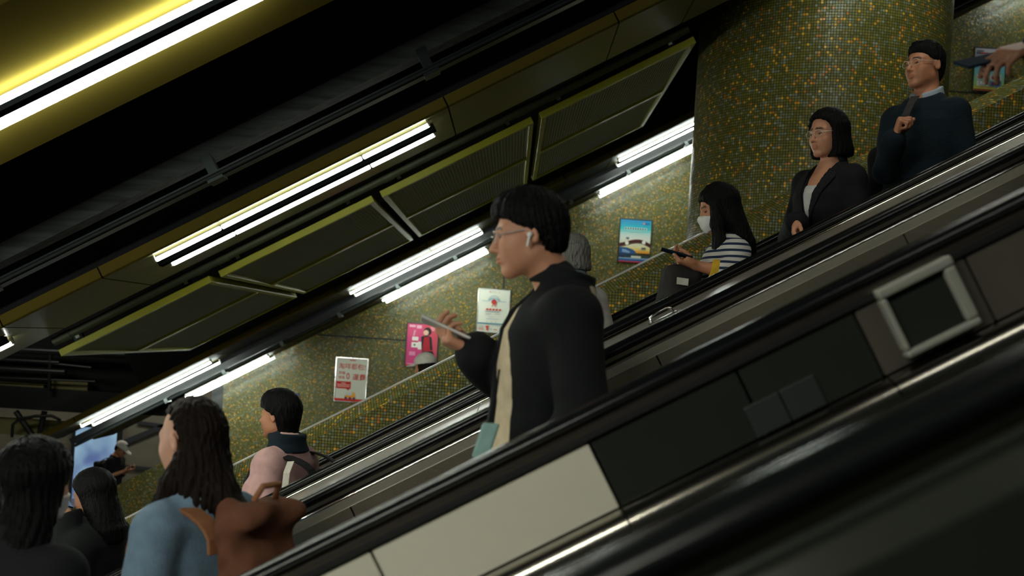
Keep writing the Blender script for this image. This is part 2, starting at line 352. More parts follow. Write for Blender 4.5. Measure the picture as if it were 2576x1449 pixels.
# ---------------- expanded-metal ceiling panels
PA, PB_, PC = 8.87, 10.62, 12.42; PNN = 1.615
def exp_mesh(L_, W_):
    cw, ch = 0.032, 0.026; t_ = 0.0050; vs = []; fs = []
    nu, nv = int(L_ / cw), int(W_ / ch)
    for i in range(nu):
        for j in range(nv):
            x, y = -L_ / 2 + (i + 0.5) * L_ / nu, -W_ / 2 + (j + 0.5) * W_ / nv; a, b = L_ / nu / 2, W_ / nv / 2
            pts = [(x - a, y, 0.0), (x, y - b, 0.0), (x + a, y, 0.0), (x, y + b, 0.0)]
            for k in range(4):
                p, q = pts[k], pts[(k + 1) % 4]; dx, dy = q[0] - p[0], q[1] - p[1]; l = math.hypot(dx, dy); nx, ny = -dy / l * t_ / 2, dx / l * t_ / 2
                o = len(vs); tw = 0.0062
                vs += [(p[0] + nx, p[1] + ny, tw), (q[0] + nx, q[1] + ny, tw), (q[0] - nx, q[1] - ny, -tw), (p[0] - nx, p[1] - ny, -tw)]; fs.append((o, o + 1, o + 2, o + 3))
    return vs, fs
LP = 1.0
def mesh_panel(sa, sb, label):
    L_ = sb - sa; sm = (sa + sb) / 2
    t = thing('mesh_panel', label, 'ceiling panel', S(sm, PB_, PNN), 'expanded metal ceiling panels')
    fr = MB(); w_ = 0.045; h_ = 0.062
    fr.box((sa, PA, PNN), (sb, PA + w_, PNN + h_), M['lime'], S); fr.box((sa, PC - w_, PNN), (sb, PC, PNN + h_), M['lime'], S)
    fr.box((sa, PA + w_, PNN), (sa + w_, PC - w_, PNN + h_), M['lime'], S); fr.box((sb - w_, PA + w_, PNN), (sb, PC - w_, PNN + h_), M['lime'], S)
    fr.build('frame', t, bevel=0.004)
    m_ = MB(); m_.box((sa + w_, PB_ - 0.05, PNN - 0.002), (sb - w_, PB_ + 0.05, PNN + h_ - 0.01), M['lime'], S); m_.build('crossbar', t, bevel=0.003)
    for ya, yb in ((PA + w_, PB_ - 0.05), (PB_ + 0.05, PC - w_)):
        vs_, fs_ = exp_mesh(L_ - 2 * w_, yb - ya); m_ = MB()
        m_.add([S(sm + v[0], (ya + yb) / 2 + v[1], PNN + 0.03 + v[2]) for v in vs_], fs_, M['meshmetal']); m_.build('mesh_infill', t, fix=False)
    for fx in (0.14, 0.86):
        a = sa + L_ * fx; m_ = MB()
        m_.box((a - 0.04, PA + 0.005, PNN + h_), (a + 0.04, PA + 0.05, PNN + h_ + 0.075), M['darkmetal'], S)
        m_.box((a - 0.018, PA - 0.004, PNN + h_ + 0.02), (a + 0.018, PA + 0.006, PNN + h_ + 0.05), M['meshmetal'], S); m_.build('bracket', t)
edges = [(150, 529), (552, 938), (958, 1339), (1359, 1748)]
labs = ['lowest expanded metal ceiling panel in lime frame, above the low concourse', 'second expanded metal ceiling panel from the bottom, above the middle tubes',
        'third expanded metal ceiling panel from the bottom, over the head of the phone reader', 'topmost expanded metal ceiling panel in lime frame, beside the round column']
for (a, b), lb in zip(edges, labs):
    ea, eb = js([a, b], PA, PNN + 0.03); mesh_panel(ea, eb, lb)
# dark service deck above the mesh
m_ = MB(); m_.box((js([165], PA, PNN)[0], 8.9, 2.2), (2.0, 12.4, 2.25), M['void'], S); tag(m_.build('ceiling_panel_void'), kind='structure')
# ---------------- fluorescent fixtures
def fixture(sa, sb, ya, yb, na, nb_, label, splits, spine, group, r=0.016, seg=10, tm='tube', rb=None):
    sm = (sa + sb) / 2; t = thing('tube_light', label, 'light', S(sm, (ya + yb) / 2, na), group)
    if spine:
        y0, y1, n0, n1 = spine; m_ = MB(); m_.prism([(y0, n0), (y1, n0), (y1, n1), (y0, n1)], sa - 0.03, sb + 0.03, M['housing']); m_.build('housing', t)
    for y_, n_, sh, r in ((ya, na, 0.0, r), (yb, nb_, 0.012, rb or r)):
        fr = [0.0] + list(splits) + [1.0]
        for a, b in zip(fr[:-1], fr[1:]):
            p0, p1 = sa + sh + (sb - sa) * a, sa + sh + (sb - sa) * b
            m_ = MB(); m_.tube([S(p0 + 0.006, y_, n_), S(p0 + 0.012, y_, n_), S(p1 - 0.012, y_, n_), S(p1 - 0.006, y_, n_)], [r * 0.75, r, r, r * 0.75], M[tm], seg); m_.build('tube', t, smooth=True)
        for p_ in (sa + sh, sb + sh):
            m_ = MB(); m_.box((p_ - 0.012, y_ - 0.014, n_ - 0.012), (p_ + 0.004, y_ + 0.016, n_ + 0.045), M['white'], S); m_.build('lamp_holder', t)
    return t
# beam one (big, near): two tubes either side of a black spine
NT = 1.650; y1a, y1b = F_PX * NT / 1100, F_PX * NT / 1050
L1 = 2.38
sb_ = js([655], y1b, NT)[0]
sp1 = (y1a + 0.06, y1b - 0.06, 1.640, 1.69)
fixture(sb_ - L1, sb_, y1a, y1b, NT, NT, 'big near twin tube light across the upper corner, cut off by the frame', [0.5], sp1, 'tube lights on the nearest beam', r=0.013, rb=0.024)
fixture(sb_ - L1 * 2 - 1.15, sb_ - L1 - 1.15, y1a, y1b, NT, NT, 'twin tube light on the nearest beam, lower down and outside the picture', [0.5], sp1, 'tube lights on the nearest beam', tm='tube_bright')
fixture(sb_ + 2.4, sb_ + 2.4 + L1, y1a, y1b, NT, NT, 'twin tube light on the nearest beam, higher up and outside the picture', [0.5], sp1, 'tube lights on the nearest beam', tm='tube_dim')
# beam two
a2, b2 = js([384, 1081], 7.22, 567 / F_PX * 7.22)
fixture(a2, b2, 7.30, 7.60, 567 / F_PX * 7.30, 539 / F_PX * 7.60, 'twin tube light under the long yellow beam, above the mesh panels', [0.24, 0.755], (7.42, 7.50, 1.63, 1.685), 'tube lights on the long beam', tm='tube_mid')
fixture(a2 + 5.6, a2 + 8.0, 7.30, 7.60, 1.655, 1.64, 'twin tube light under the long yellow beam, higher up outside the picture', [0.25, 0.75], (7.42, 7.50, 1.63, 1.685), 'tube lights on the long beam', tm='tube_mid')
fixture(a2 - 3.75, a2 - 3.75 + 2.4, 7.30, 7.60, 1.655, 1.64, 'twin tube light under the long yellow beam, lower down outside the picture', [0.25, 0.75], (7.42, 7.50, 1.63, 1.685), 'tube lights on the long beam', tm='tube_mid')
# far beam: rows above and beside the posters
LN = ['lowest', 'middle', 'upper', 'hidden', 'outermost']
for k, (xa, xb) in enumerate([(216, 541), (885, 1210), (1554, 1879)]):
    ea, eb = js([xa, xb], 14.0, 1.52)
    fixture(ea, eb, 13.85, 14.2, 1.520, 1.500, f'{LN[k]} twin tube light of the upper far row, under the thin far beam', [0.5], None, 'upper far row of tube lights', r=0.012, seg=8, tm='tube_far')
for k, (xa, xb) in enumerate([(429, 684), (966, 1226), (1508, 1764), (2050, 2310), (2592, 2850)]):
    ea, eb = js([xa, xb], 15.7, 1.37)
    fixture(ea, eb, 15.55, 15.85, 1.383, 1.358, f'{LN[k]} twin tube light of the lower far row, washing the mosaic wall', [0.5], None, 'lower far row of tube lights', r=0.012, seg=8, tm='tube_far')
# over the photographer's own escalator: unseen tubes, two boosted as fill
for k, sx in enumerate((-5.15, -1.1, 2.95)):
    fixture(sx - 1.2, sx + 1.2, -0.42, -0.24, 1.90, 1.90, ['lowest', 'middle', 'highest'][k] + ' twin tube light over the nearest escalator, outside the picture', [0.5], (-0.36, -0.30, 1.88, 1.97), 'tube lights over the nearest escalator', tm='tube_dim' if k == 2 else 'tube_bright')
# ================================================================ ESCALATORS
S0, S1 = -5.8, 8.0
def rail_profile(yc, nt, w_=0.082, h_=0.036, k=7):
    pts = []
    for i in range(k + 1):
        a = math.pi * i / k; pts.append((yc + math.cos(a) * w_ / 2, nt - 0.020 + math.sin(a) * 0.020))
    pts += [(yc - w_ / 2, nt - 0.026), (yc - w_ / 2 + 0.010, nt - h_), (yc + w_ / 2 - 0.010, nt - h_), (yc + w_ / 2, nt - 0.026)]
    return pts
def balustrade(t, yc, nt, inn, seams, steps_n, pm, mm):
    """inn = +1 when the step side lies towards +y."""
    m_ = MB(); m_.prism(rail_profile(yc, nt), S0, S1, M['rubber']); m_.build('handrail', t, smooth=True)
    m_ = MB(); m_.prism([(yc - 0.032, nt - 0.036), (yc + 0.032, nt - 0.036), (yc + 0.032, nt - 0.049), (yc - 0.032, nt - 0.049)], S0, S1, M['steel_matt']); m_.build('handrail_guide', t)
    m_ = MB(); m_.prism([(yc - 0.024, nt - 0.049), (yc + 0.024, nt - 0.049), (yc + 0.024, nt - 0.075), (yc - 0.024, nt - 0.075)], S0, S1, M['groove']); m_.build('groove', t)
    i = inn
    lip = [(yc + i * 0.012, nt - 0.070)] + [(yc + i * (0.026 + 0.009 * math.sin(q / 8 * math.pi * 0.9)), nt - 0.062 + 0.009 * math.cos(q / 8 * math.pi * 0.9)) for q in range(9)] + [(yc + i * 0.012, nt - 0.072)]
    m_ = MB(); m_.prism(lip, S0, S1, M['bright'] if mm is not M['smoked'] else mm); m_.build('trim_lip', t, smooth=True)
    m_ = MB(); m_.prism([(yc + i * 0.010, nt - 0.066), (yc + i * 0.036, nt - 0.066), (yc + i * 0.058, nt - 0.094), (yc + i * 0.010, nt - 0.094)], S0, S1, M['band'] if mm is not M['smoked'] else mm); m_.build('inner_moulding', t, bevel=0.003)
    js_ = sorted([S0] + [q for q in seams if S0 < q < S1] + [S1])
    for a, b in zip(js_[:-1], js_[1:]):
        m_ = MB(); m_.prism([(yc + i * 0.045, nt - 0.095), (yc + i * 0.060, nt - 0.095), (yc + i * 0.095, steps_n - 0.12), (yc + i * 0.075, steps_n - 0.12)], a + 0.003, b - 0.003, pm); m_.build('inner_panel', t)
def escalator(yc, nt_near, nt_far, label, seams_near, seams_far, phase=0.0, pm=None, mm=None):
    pm = pm or M['panel_steel']; mm = mm or M['steel']
    nn = (nt_near + nt_far) / 2 - 0.95
    t = thing('escalator', label, 'escalator', S(S0, yc, nn - 0.35))
    balustrade(t, yc + 0.62, nt_far, -1, seams_far, nn, pm, mm)
    balustrade(t, yc - 0.62, nt_near, +1, seams_near, nn, pm, mm)
    m_ = MB(); m_.box((S0, yc - 0.60, nn - 0.55), (S1, yc + 0.60, nn - 0.42), M['black'], S); m_.build('truss', t)
    # steps: treads 0.40 deep, risers 0.231 high
    dx, dz = 0.40, 0.40 * math.tan(SA); k = 0
    x = S(S0 + 0.4, yc, nn).x + phase; x_end = S(S1 - 0.4, yc, nn).x
    first = None; treads = []
    while x < x_end:
        # nose of this step lies on the nose line
        zn = CZ + (x * math.tan(SA)) + nn / CS
        treads.append((x, x + dx, zn))
        if first is None:
            m_ = MB(); m_.box((x, yc - 0.5, zn - 0.04), (x + dx, yc + 0.5, zn), M['step']); m_.box((x, yc - 0.5, zn - dz - 0.02), (x + 0.03, yc + 0.5, zn - 0.03), M['step'])
            m_.box((x, yc - 0.5, zn + 0.0), (x + 0.035, yc + 0.5, zn + 0.002), M['yellow_line'])
            first = m_.build('step', t); x0, z0 = x, zn
        else:
            c = first.copy(); COL.objects.link(c); c.parent = t; c.location = (x - x0, 0, zn - z0)
        x += dx; k += 1
    return t, treads
M['yellow_line'] = mat('yellow_step_line', (0.5, 0.36, 0.02), 0.6)
YA, YB = 2.725, 4.80
def sl(px, py, d): return s_of(px, py, d)
escA, treadsA = escalator(YA, -0.199, -0.178, 'near escalator carrying the man with earbuds, black handrails and steel panels',
    [], [sl(880, 1275, 3.28), sl(1265, 1085, 3.28), sl(2275, 590, 3.28), sl(1620, 830, 3.28)], 0.1)
escB, treadsB = escalator(YB, -0.1455, -0.139, 'far escalator carrying the woman in stripes, beside the mosaic parapet', [], [sl(950, 1140, 5.35), sl(1700, 740, 5.35)], 0.0)
YO = YA - 2.475
escO, treadsO = escalator(YO, -0.200, -0.205, 'dark nearest escalator whose handrail fills the lower corner', [], [], 0.05, M['smoked'], M['smoked'])
# ---------------- deck plates between the escalators
def deck(name, ya, na, yb, nb_, label, joints, m__):
    t = thing(name, label, 'deck', S(0, (ya + yb) / 2, (na + nb_) / 2))
    js_ = sorted([S0] + [j for j in joints if S0 < j < S1] + [S1])
    for a, b in zip(js_[:-1], js_[1:]):
        m_ = MB(); m_.prism([(ya, na), (yb, nb_), (yb, nb_ - 0.02), (ya, na - 0.02)], a + 0.002, b - 0.002, m__); m_.build('plate', t)
    return t
deck('deck_plate', YA + 0.66, -0.196, YB - 0.66, -0.192, 'grey steel deck strip between the near and far escalators', [sl(700, 1300, 3.8), sl(1200, 1020, 3.8), sl(1720, 770, 3.8), sl(2300, 470, 3.8)], M['deck_steel'])
deck('deck_plate', YB + 0.66, -0.19, PY0, -0.20, 'dark deck strip between the far escalator and the mosaic parapet', [], M['smoked'])
# polished bead along the outer edges catches the tubes
def bead(y_, n_, r_, label):
    m_ = MB(); m_.tube([S(S0, y_, n_), S(S1, y_, n_)], r_, M['bright'], 14)
    tag(m_.build('edge_bead', origin=S(S0, y_, n_), smooth=True), label, 'trim')
bead(YB - 0.69, -0.199, 0.017, 'polished steel bead along the outer edge of the far escalator')
# ---------------- outer cladding of the near escalator, facing the photographer
CY = YA - 0.62 - 0.06
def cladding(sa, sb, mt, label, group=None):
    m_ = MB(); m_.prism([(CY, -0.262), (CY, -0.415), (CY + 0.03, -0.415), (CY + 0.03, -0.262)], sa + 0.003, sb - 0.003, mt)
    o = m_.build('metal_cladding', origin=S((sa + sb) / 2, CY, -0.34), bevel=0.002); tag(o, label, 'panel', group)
xs = [-700, 480, 985, 1535, 1905, 2200, 2480, 3300]
sv = [sl(x, 845 - (x - 1285) * 0.494 + 500, CY) for x in xs]
m_ = MB(); m_.prism([(CY - 0.01, -0.249), (CY + 0.07, -0.244), (CY + 0.07, -0.260), (CY - 0.01, -0.262)], S0, S1, M['groove']); tag(m_.build('cladding_gap', origin=S(0, CY, -0.25)), 'black shadow gap above the pale cladding of the near escalator', 'trim')
m_ = MB(); m_.prism([(CY - 0.005, -0.236), (CY + 0.07, -0.232), (CY + 0.07, -0.247), (CY - 0.005, -0.250)], S0, S1, M['steel_matt']); tag(m_.build('cladding_rail', origin=S(0, CY, -0.24)), 'dull bronze strip under the near handrail', 'trim')
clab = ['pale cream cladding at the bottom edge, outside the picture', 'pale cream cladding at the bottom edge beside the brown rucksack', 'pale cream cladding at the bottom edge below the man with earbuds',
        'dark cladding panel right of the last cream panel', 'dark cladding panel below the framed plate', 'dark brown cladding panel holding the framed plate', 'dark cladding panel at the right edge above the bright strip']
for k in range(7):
    cladding(sv[k], sv[k + 1], M['cream'] if k < 3 else (M['smoked'] if k < 5 else M['bronze']), clab[k])  # bright and dim reflections on the cladding, put into the panel colours
# half-round steel skirt below the cladding
t = thing('skirt_moulding', 'bright half round steel moulding below the cladding panels', 'trim', S(0, CY, -0.43))
for a, b in zip([S0, sv[3], sv[5]], [sv[3], sv[5], S1]):
    prof = [(CY + 0.03, -0.418)] + [(CY - 0.045 * math.sin(q / 8 * math.pi / 2), -0.463 + 0.045 * math.cos(q / 8 * math.pi / 2)) for q in range(9)] + [(CY + 0.03, -0.463)]
    m_ = MB(); m_.prism(prof, a + 0.002, b - 0.002, M['steel']); m_.build('length', t, smooth=True)
m_ = MB(); m_.prism([(CY - 0.045, -0.466), (YO + 0.66, -0.50), (YO + 0.66, -0.52), (CY - 0.045, -0.486)], S0, S1, M['smoked']); tag(m_.build('deck_plate', origin=S(0, 1.5, -0.48)), 'dark deck strip between the near cladding and the nearest handrail', 'deck')
# steel-framed plate on the outer cladding
t = thing('framed_plate', 'square dark plate in a pale steel frame on the cladding panel', 'plate', S(sl(2345, 790, CY), CY, -0.345))
pa, pb = sl(2240, 835, CY), sl(2425, 745, CY)
m_ = MB(); n0, n1 = -0.385, -0.268
m_.box((pa, CY - 0.03, n0 - 0.016), (pb, CY, n0), M['frame_grey'], S); m_.box((pa, CY - 0.034, n1), (pb, CY, n1 + 0.022), M['frame_grey'], S)
m_.box((pa, CY - 0.03, n0), (pa + 0.014, CY, n1), M['frame_grey'], S); m_.box((pb - 0.026, CY - 0.03, n0), (pb, CY, n1), M['frame_grey'], S); m_.build('frame', t, bevel=0.006)
m_ = MB(); m_.box((pa + 0.012, CY - 0.016, n0), (pb - 0.018, CY - 0.004, n1), M['smoked'], S); m_.build('plate_face', t)
# small polished knob on the deck, keeping luggage from sliding
t = thing('deck_stop', 'small polished loop standing on the deck strip below the black handbag', 'deck stop', S(sl(1660, 788, 3.75), 3.75, -0.19))
sk = sl(1660, 788, 3.75); m_ = MB(); m_.tube([S(sk - 0.045, 3.75, -0.194), S(sk - 0.040, 3.75, -0.172), S(sk - 0.01, 3.75, -0.165), S(sk + 0.03, 3.75, -0.165), S(sk + 0.045, 3.75, -0.175), S(sk + 0.048, 3.75, -0.194)], 0.006, M['bright'], 8); m_.build('loop', t, smooth=True)
m_ = MB(); m_.box((sk - 0.06, 3.72, -0.196), (sk + 0.06, 3.78, -0.190), M['steel'], S); m_.build('base_plate', t)

t = thing('cover_plate', 'dim grey cover plate in two halves on the dark cladding', 'plate', S(sl(1990, 1065, CY), CY - 0.004, -0.40))  # a reflection in the cladding, modelled as two dull plates
ca, cb = sl(1905, 1100, CY), sl(2078, 1012, CY)
for a, b in ((ca, (ca + cb) / 2 - 0.002), ((ca + cb) / 2 + 0.002, cb)):
    m_ = MB(); m_.box((a, CY - 0.006, -0.413), (b, CY, -0.345), M['dim_plate'], S); m_.build('half_plate', t, bevel=0.002)
# ================================================================ IMPLICIT BODIES
f4 = np.float32
def A(*v): return np.array(v, dtype=f4)
def smin(a, b, k):
    if k <= 0: return np.minimum(a, b)
    h = np.clip(0.5 + 0.5 * (b - a) / k, 0, 1); return b + (a - b) * h - k * h * (1 - h)
def smax(a, b, k): return -smin(-a, -b, k)
def ell(Pn, c, r, R=None):
    q = Pn - A(*c)
    if R is not None: q = q @ np.asarray(R, dtype=f4)
    r = A(*r); k0 = np.sqrt(((q / r) ** 2).sum(1)) + 1e-9; k1 = np.sqrt(((q / (r * r)) ** 2).sum(1)) + 1e-9
    return k0 * (k0 - 1) / k1
def cone(Pn, a, b, ra, rb):
    a = A(*a); ba = A(*b) - a; q = Pn - a; t = np.clip((q @ ba) / max(1e-9, float(ba @ ba)), 0, 1)
    return np.sqrt(((q - t[:, None] * ba) ** 2).sum(1)) - (ra + (rb - ra) * t)
def chain(Pn, pts, rs, k=0.012):
    d = None
    for i in range(len(pts) - 1):
        e = cone(Pn, pts[i], pts[i + 1], rs[i], rs[i + 1]); d = e if d is None else smin(d, e, k)
    return d
def sbox(Pn, c, h, r, R=None):
    q = Pn - A(*c)
    if R is not None: q = q @ np.asarray(R, dtype=f4)
    q = np.abs(q) - (A(*h) - r); return np.sqrt((np.maximum(q, 0) ** 2).sum(1)) + np.minimum(q.max(1), 0) - r
def loft(Pn, tab, cap=0.02):
    u = Pn[:, 2]; us = [r[0] for r in tab]
    cf = np.interp(u, us, [r[1] for r in tab]); rf = np.interp(u, us, [r[2] for r in tab]); rl = np.interp(u, us, [r[3] for r in tab])
    x = (Pn[:, 0] - cf) / rf; y = Pn[:, 1] / rl
    k0 = np.sqrt(x * x + y * y) + 1e-9; k1 = np.sqrt((x / rf) ** 2 + (y / rl) ** 2) + 1e-9
    d = k0 * (k0 - 1) / k1
    return smax(d, np.maximum(us[0] - u, u - us[-1]), cap)
def wrinkle(Pn, amp, freq, seed, stretch=(1, 1, 1)):
    r = np.random.default_rng(seed); d = np.zeros(len(Pn), dtype=f4); Q = Pn * A(*stretch)
    for i in range(5):
        k = r.normal(size=3).astype(f4); k /= np.linalg.norm(k); fr = freq * (0.6 + 0.9 * r.random())
        d += np.sin(Q @ (k * fr) + r.random() * 6.28 + 1.7 * np.sin(Q @ (np.roll(k, 1) * fr * 0.6)))
    return d * (amp / 2.2)
def polygonise(fn, lo, hi, h):
    lo = np.array(lo, float); hi = np.array(hi, float); B = 4
    nb = np.maximum(1, np.ceil((hi - lo) / (h * B)).astype(int)); n = nb * B
    cc = [lo[i] + (np.arange(nb[i]) + 0.5) * h * B for i in range(3)]
    G = np.stack(np.meshgrid(*cc, indexing='ij'), -1).reshape(-1, 3).astype(f4)
    act = (np.abs(fn(G)) < h * B * 1.5).reshape(nb)
    cells = act.repeat(B, 0).repeat(B, 1).repeat(B, 2)
    pm = np.zeros(n + 1, bool)
    for dx in (0, 1):
        for dy in (0, 1):
            for dz in (0, 1): pm[dx:dx + n[0], dy:dy + n[1], dz:dz + n[2]] |= cells
    idx = np.argwhere(pm); V = np.full(n + 1, 1.0, f4)
    pts = (lo + idx * h).astype(f4); out = np.empty(len(pts), f4)
    for i in range(0, len(pts), 200000): out[i:i + 200000] = fn(pts[i:i + 200000])
    V[pm] = out
    cid = np.argwhere(cells); c = [V[cid[:, 0] + dx, cid[:, 1] + dy, cid[:, 2] + dz] for dx in (0, 1) for dy in (0, 1) for dz in (0, 1)]
    Cn = np.stack(c, 1); neg = Cn < 0; mix = neg.any(1) & ~neg.all(1); cid = cid[mix]; Cn = Cn[mix]
    off = np.array([(dx, dy, dz) for dx in (0, 1) for dy in (0, 1) for dz in (0, 1)], float)
    acc = np.zeros((len(cid), 3)); cnt = np.zeros(len(cid))
    for i in range(8):
        for j in range(i + 1, 8):
            if abs(off[i] - off[j]).sum() == 1:
                a, b = Cn[:, i], Cn[:, j]; s = (a < 0) != (b < 0); t = np.where(s, a / np.where(s, a - b, 1), 0)
                acc += np.where(s[:, None], off[i] + (off[j] - off[i]) * t[:, None], 0); cnt += s
    verts = lo + (cid + acc / cnt[:, None]) * h
    vid = np.full(n, -1, int); vid[cid[:, 0], cid[:, 1], cid[:, 2]] = np.arange(len(cid))
    faces = []
    for ax in range(3):
        b, c2 = (ax + 1) % 3, (ax + 2) % 3
        sl0 = [slice(None)] * 3; sl1 = [slice(None)] * 3; sl0[ax] = slice(0, n[ax]); sl1[ax] = slice(1, n[ax] + 1)
        v0, v1 = V[tuple(sl0)], V[tuple(sl1)]; both = pm[tuple(sl0)] & pm[tuple(sl1)]
        e = np.argwhere(((v0 < 0) != (v1 < 0)) & both); s0 = v0[e[:, 0], e[:, 1], e[:, 2]] < 0
        e_ok = (e[:, b] > 0) & (e[:, c2] > 0) & (e[:, b] < n[b]) & (e[:, c2] < n[c2]); e = e[e_ok]; s0 = s0[e_ok]
        def at(db, dc):
            q = e.copy(); q[:, b] += db; q[:, c2] += dc; return vid[q[:, 0], q[:, 1], q[:, 2]]
        qd = np.stack([at(-1, -1), at(0, -1), at(0, 0), at(-1, 0)], 1)
        good = (qd >= 0).all(1); qd = qd[good]; s0 = s0[good]; qd[~s0] = qd[~s0][:, ::-1]; faces.append(qd)
    return verts.astype(f4), np.concatenate(faces) if faces else np.zeros((0, 4), int)
def mesh_np(name, verts, faces, mats, parent, smooth=True):
    me = bpy.data.meshes.new(name); nv, nf = len(verts), len(faces)
    me.vertices.add(nv); me.vertices.foreach_set('co', verts.astype(np.float32).ravel())
    me.loops.add(nf * 4); me.loops.foreach_set('vertex_index', faces.astype(np.int32).ravel())
    me.polygons.add(nf); me.polygons.foreach_set('loop_start', np.arange(0, nf * 4, 4, dtype=np.int32))
    me.update(calc_edges=True); me.validate()
    me.polygons.foreach_set('use_smooth', np.ones(len(me.polygons), bool))
    for m_ in (mats if isinstance(mats, (list, tuple)) else [mats]): me.materials.append(m_)
    ob = bpy.data.objects.new(name, me); COL.objects.link(ob)
    if parent is not None: ob.parent = parent
    return ob
def lerp(a, b, t): return tuple(np.array(a) + (np.array(b) - np.array(a)) * t)
def vnorm(v): v = np.array(v, float); return v / (np.linalg.norm(v) + 1e-12)
def rot_axis(v, ax, ang):
    v = np.array(v, float); ax = vnorm(ax); c, s = math.cos(ang), math.sin(ang); return v * c + np.cross(ax, v) * s + ax * (ax @ v) * (1 - c)
# ---------------------------------------------------------------- skin, cloth and hair materials
def skin_mat(name, col):
    m = mat(name, col, 0.52, bump=0.08, bscale=220); nt = m.node_tree; b = nt.nodes['Principled BSDF']
    at = nt.nodes.new('ShaderNodeVertexColor'); at.layer_name = 'tint'
    mx = nt.nodes.new('ShaderNodeMix'); mx.data_type = 'RGBA'; mx.blend_type = 'MULTIPLY'; mx.inputs[0].default_value = 1
    mx.inputs[6].default_value = (*col, 1); nt.links.new(at.outputs[0], mx.inputs[7]); nt.links.new(mx.outputs[2], b.inputs['Base Color'])
    b.inputs['Subsurface Weight'].default_value = 0.0
    return m
def hair_mat(name, col, rough=0.5, spec=0.10):
    return mat(name, col, rough, spec=spec, noise=0.35, nscale=1.0, bump=0.6, bscale=1.0, stretch=(260, 260, 14))
M['skin_a'] = skin_mat('warm_skin', (0.58, 0.28, 0.17)); M['skin_b'] = skin_mat('tan_skin', (0.50, 0.22, 0.12)); M['skin_d'] = skin_mat('brown_skin', (0.22, 0.10, 0.055)); M['skin_c'] = skin_mat('light_skin', (0.60, 0.32, 0.21))  # the brown one carries the shade on the hand at the right edge
M['hair_black'] = hair_mat('black_hair', (0.0045, 0.0045, 0.005)); M['hair_brown'] = hair_mat('dark_brown_hair', (0.012, 0.0075, 0.0055)); M['hair_grey'] = hair_mat('silver_grey_hair', (0.17, 0.17, 0.155), 0.5)
M['eyewhite'] = mat('eye_white', (0.42, 0.39, 0.35), 0.3); M['iris'] = mat('dark_iris', (0.01, 0.007, 0.005), 0.15)
def cloth(name, col, rough=0.85, bump=0.25, bscale=350, noise=0.1): return mat(name, col, rough, spec=0.25, noise=noise, nscale=30, bump=bump, bscale=bscale)
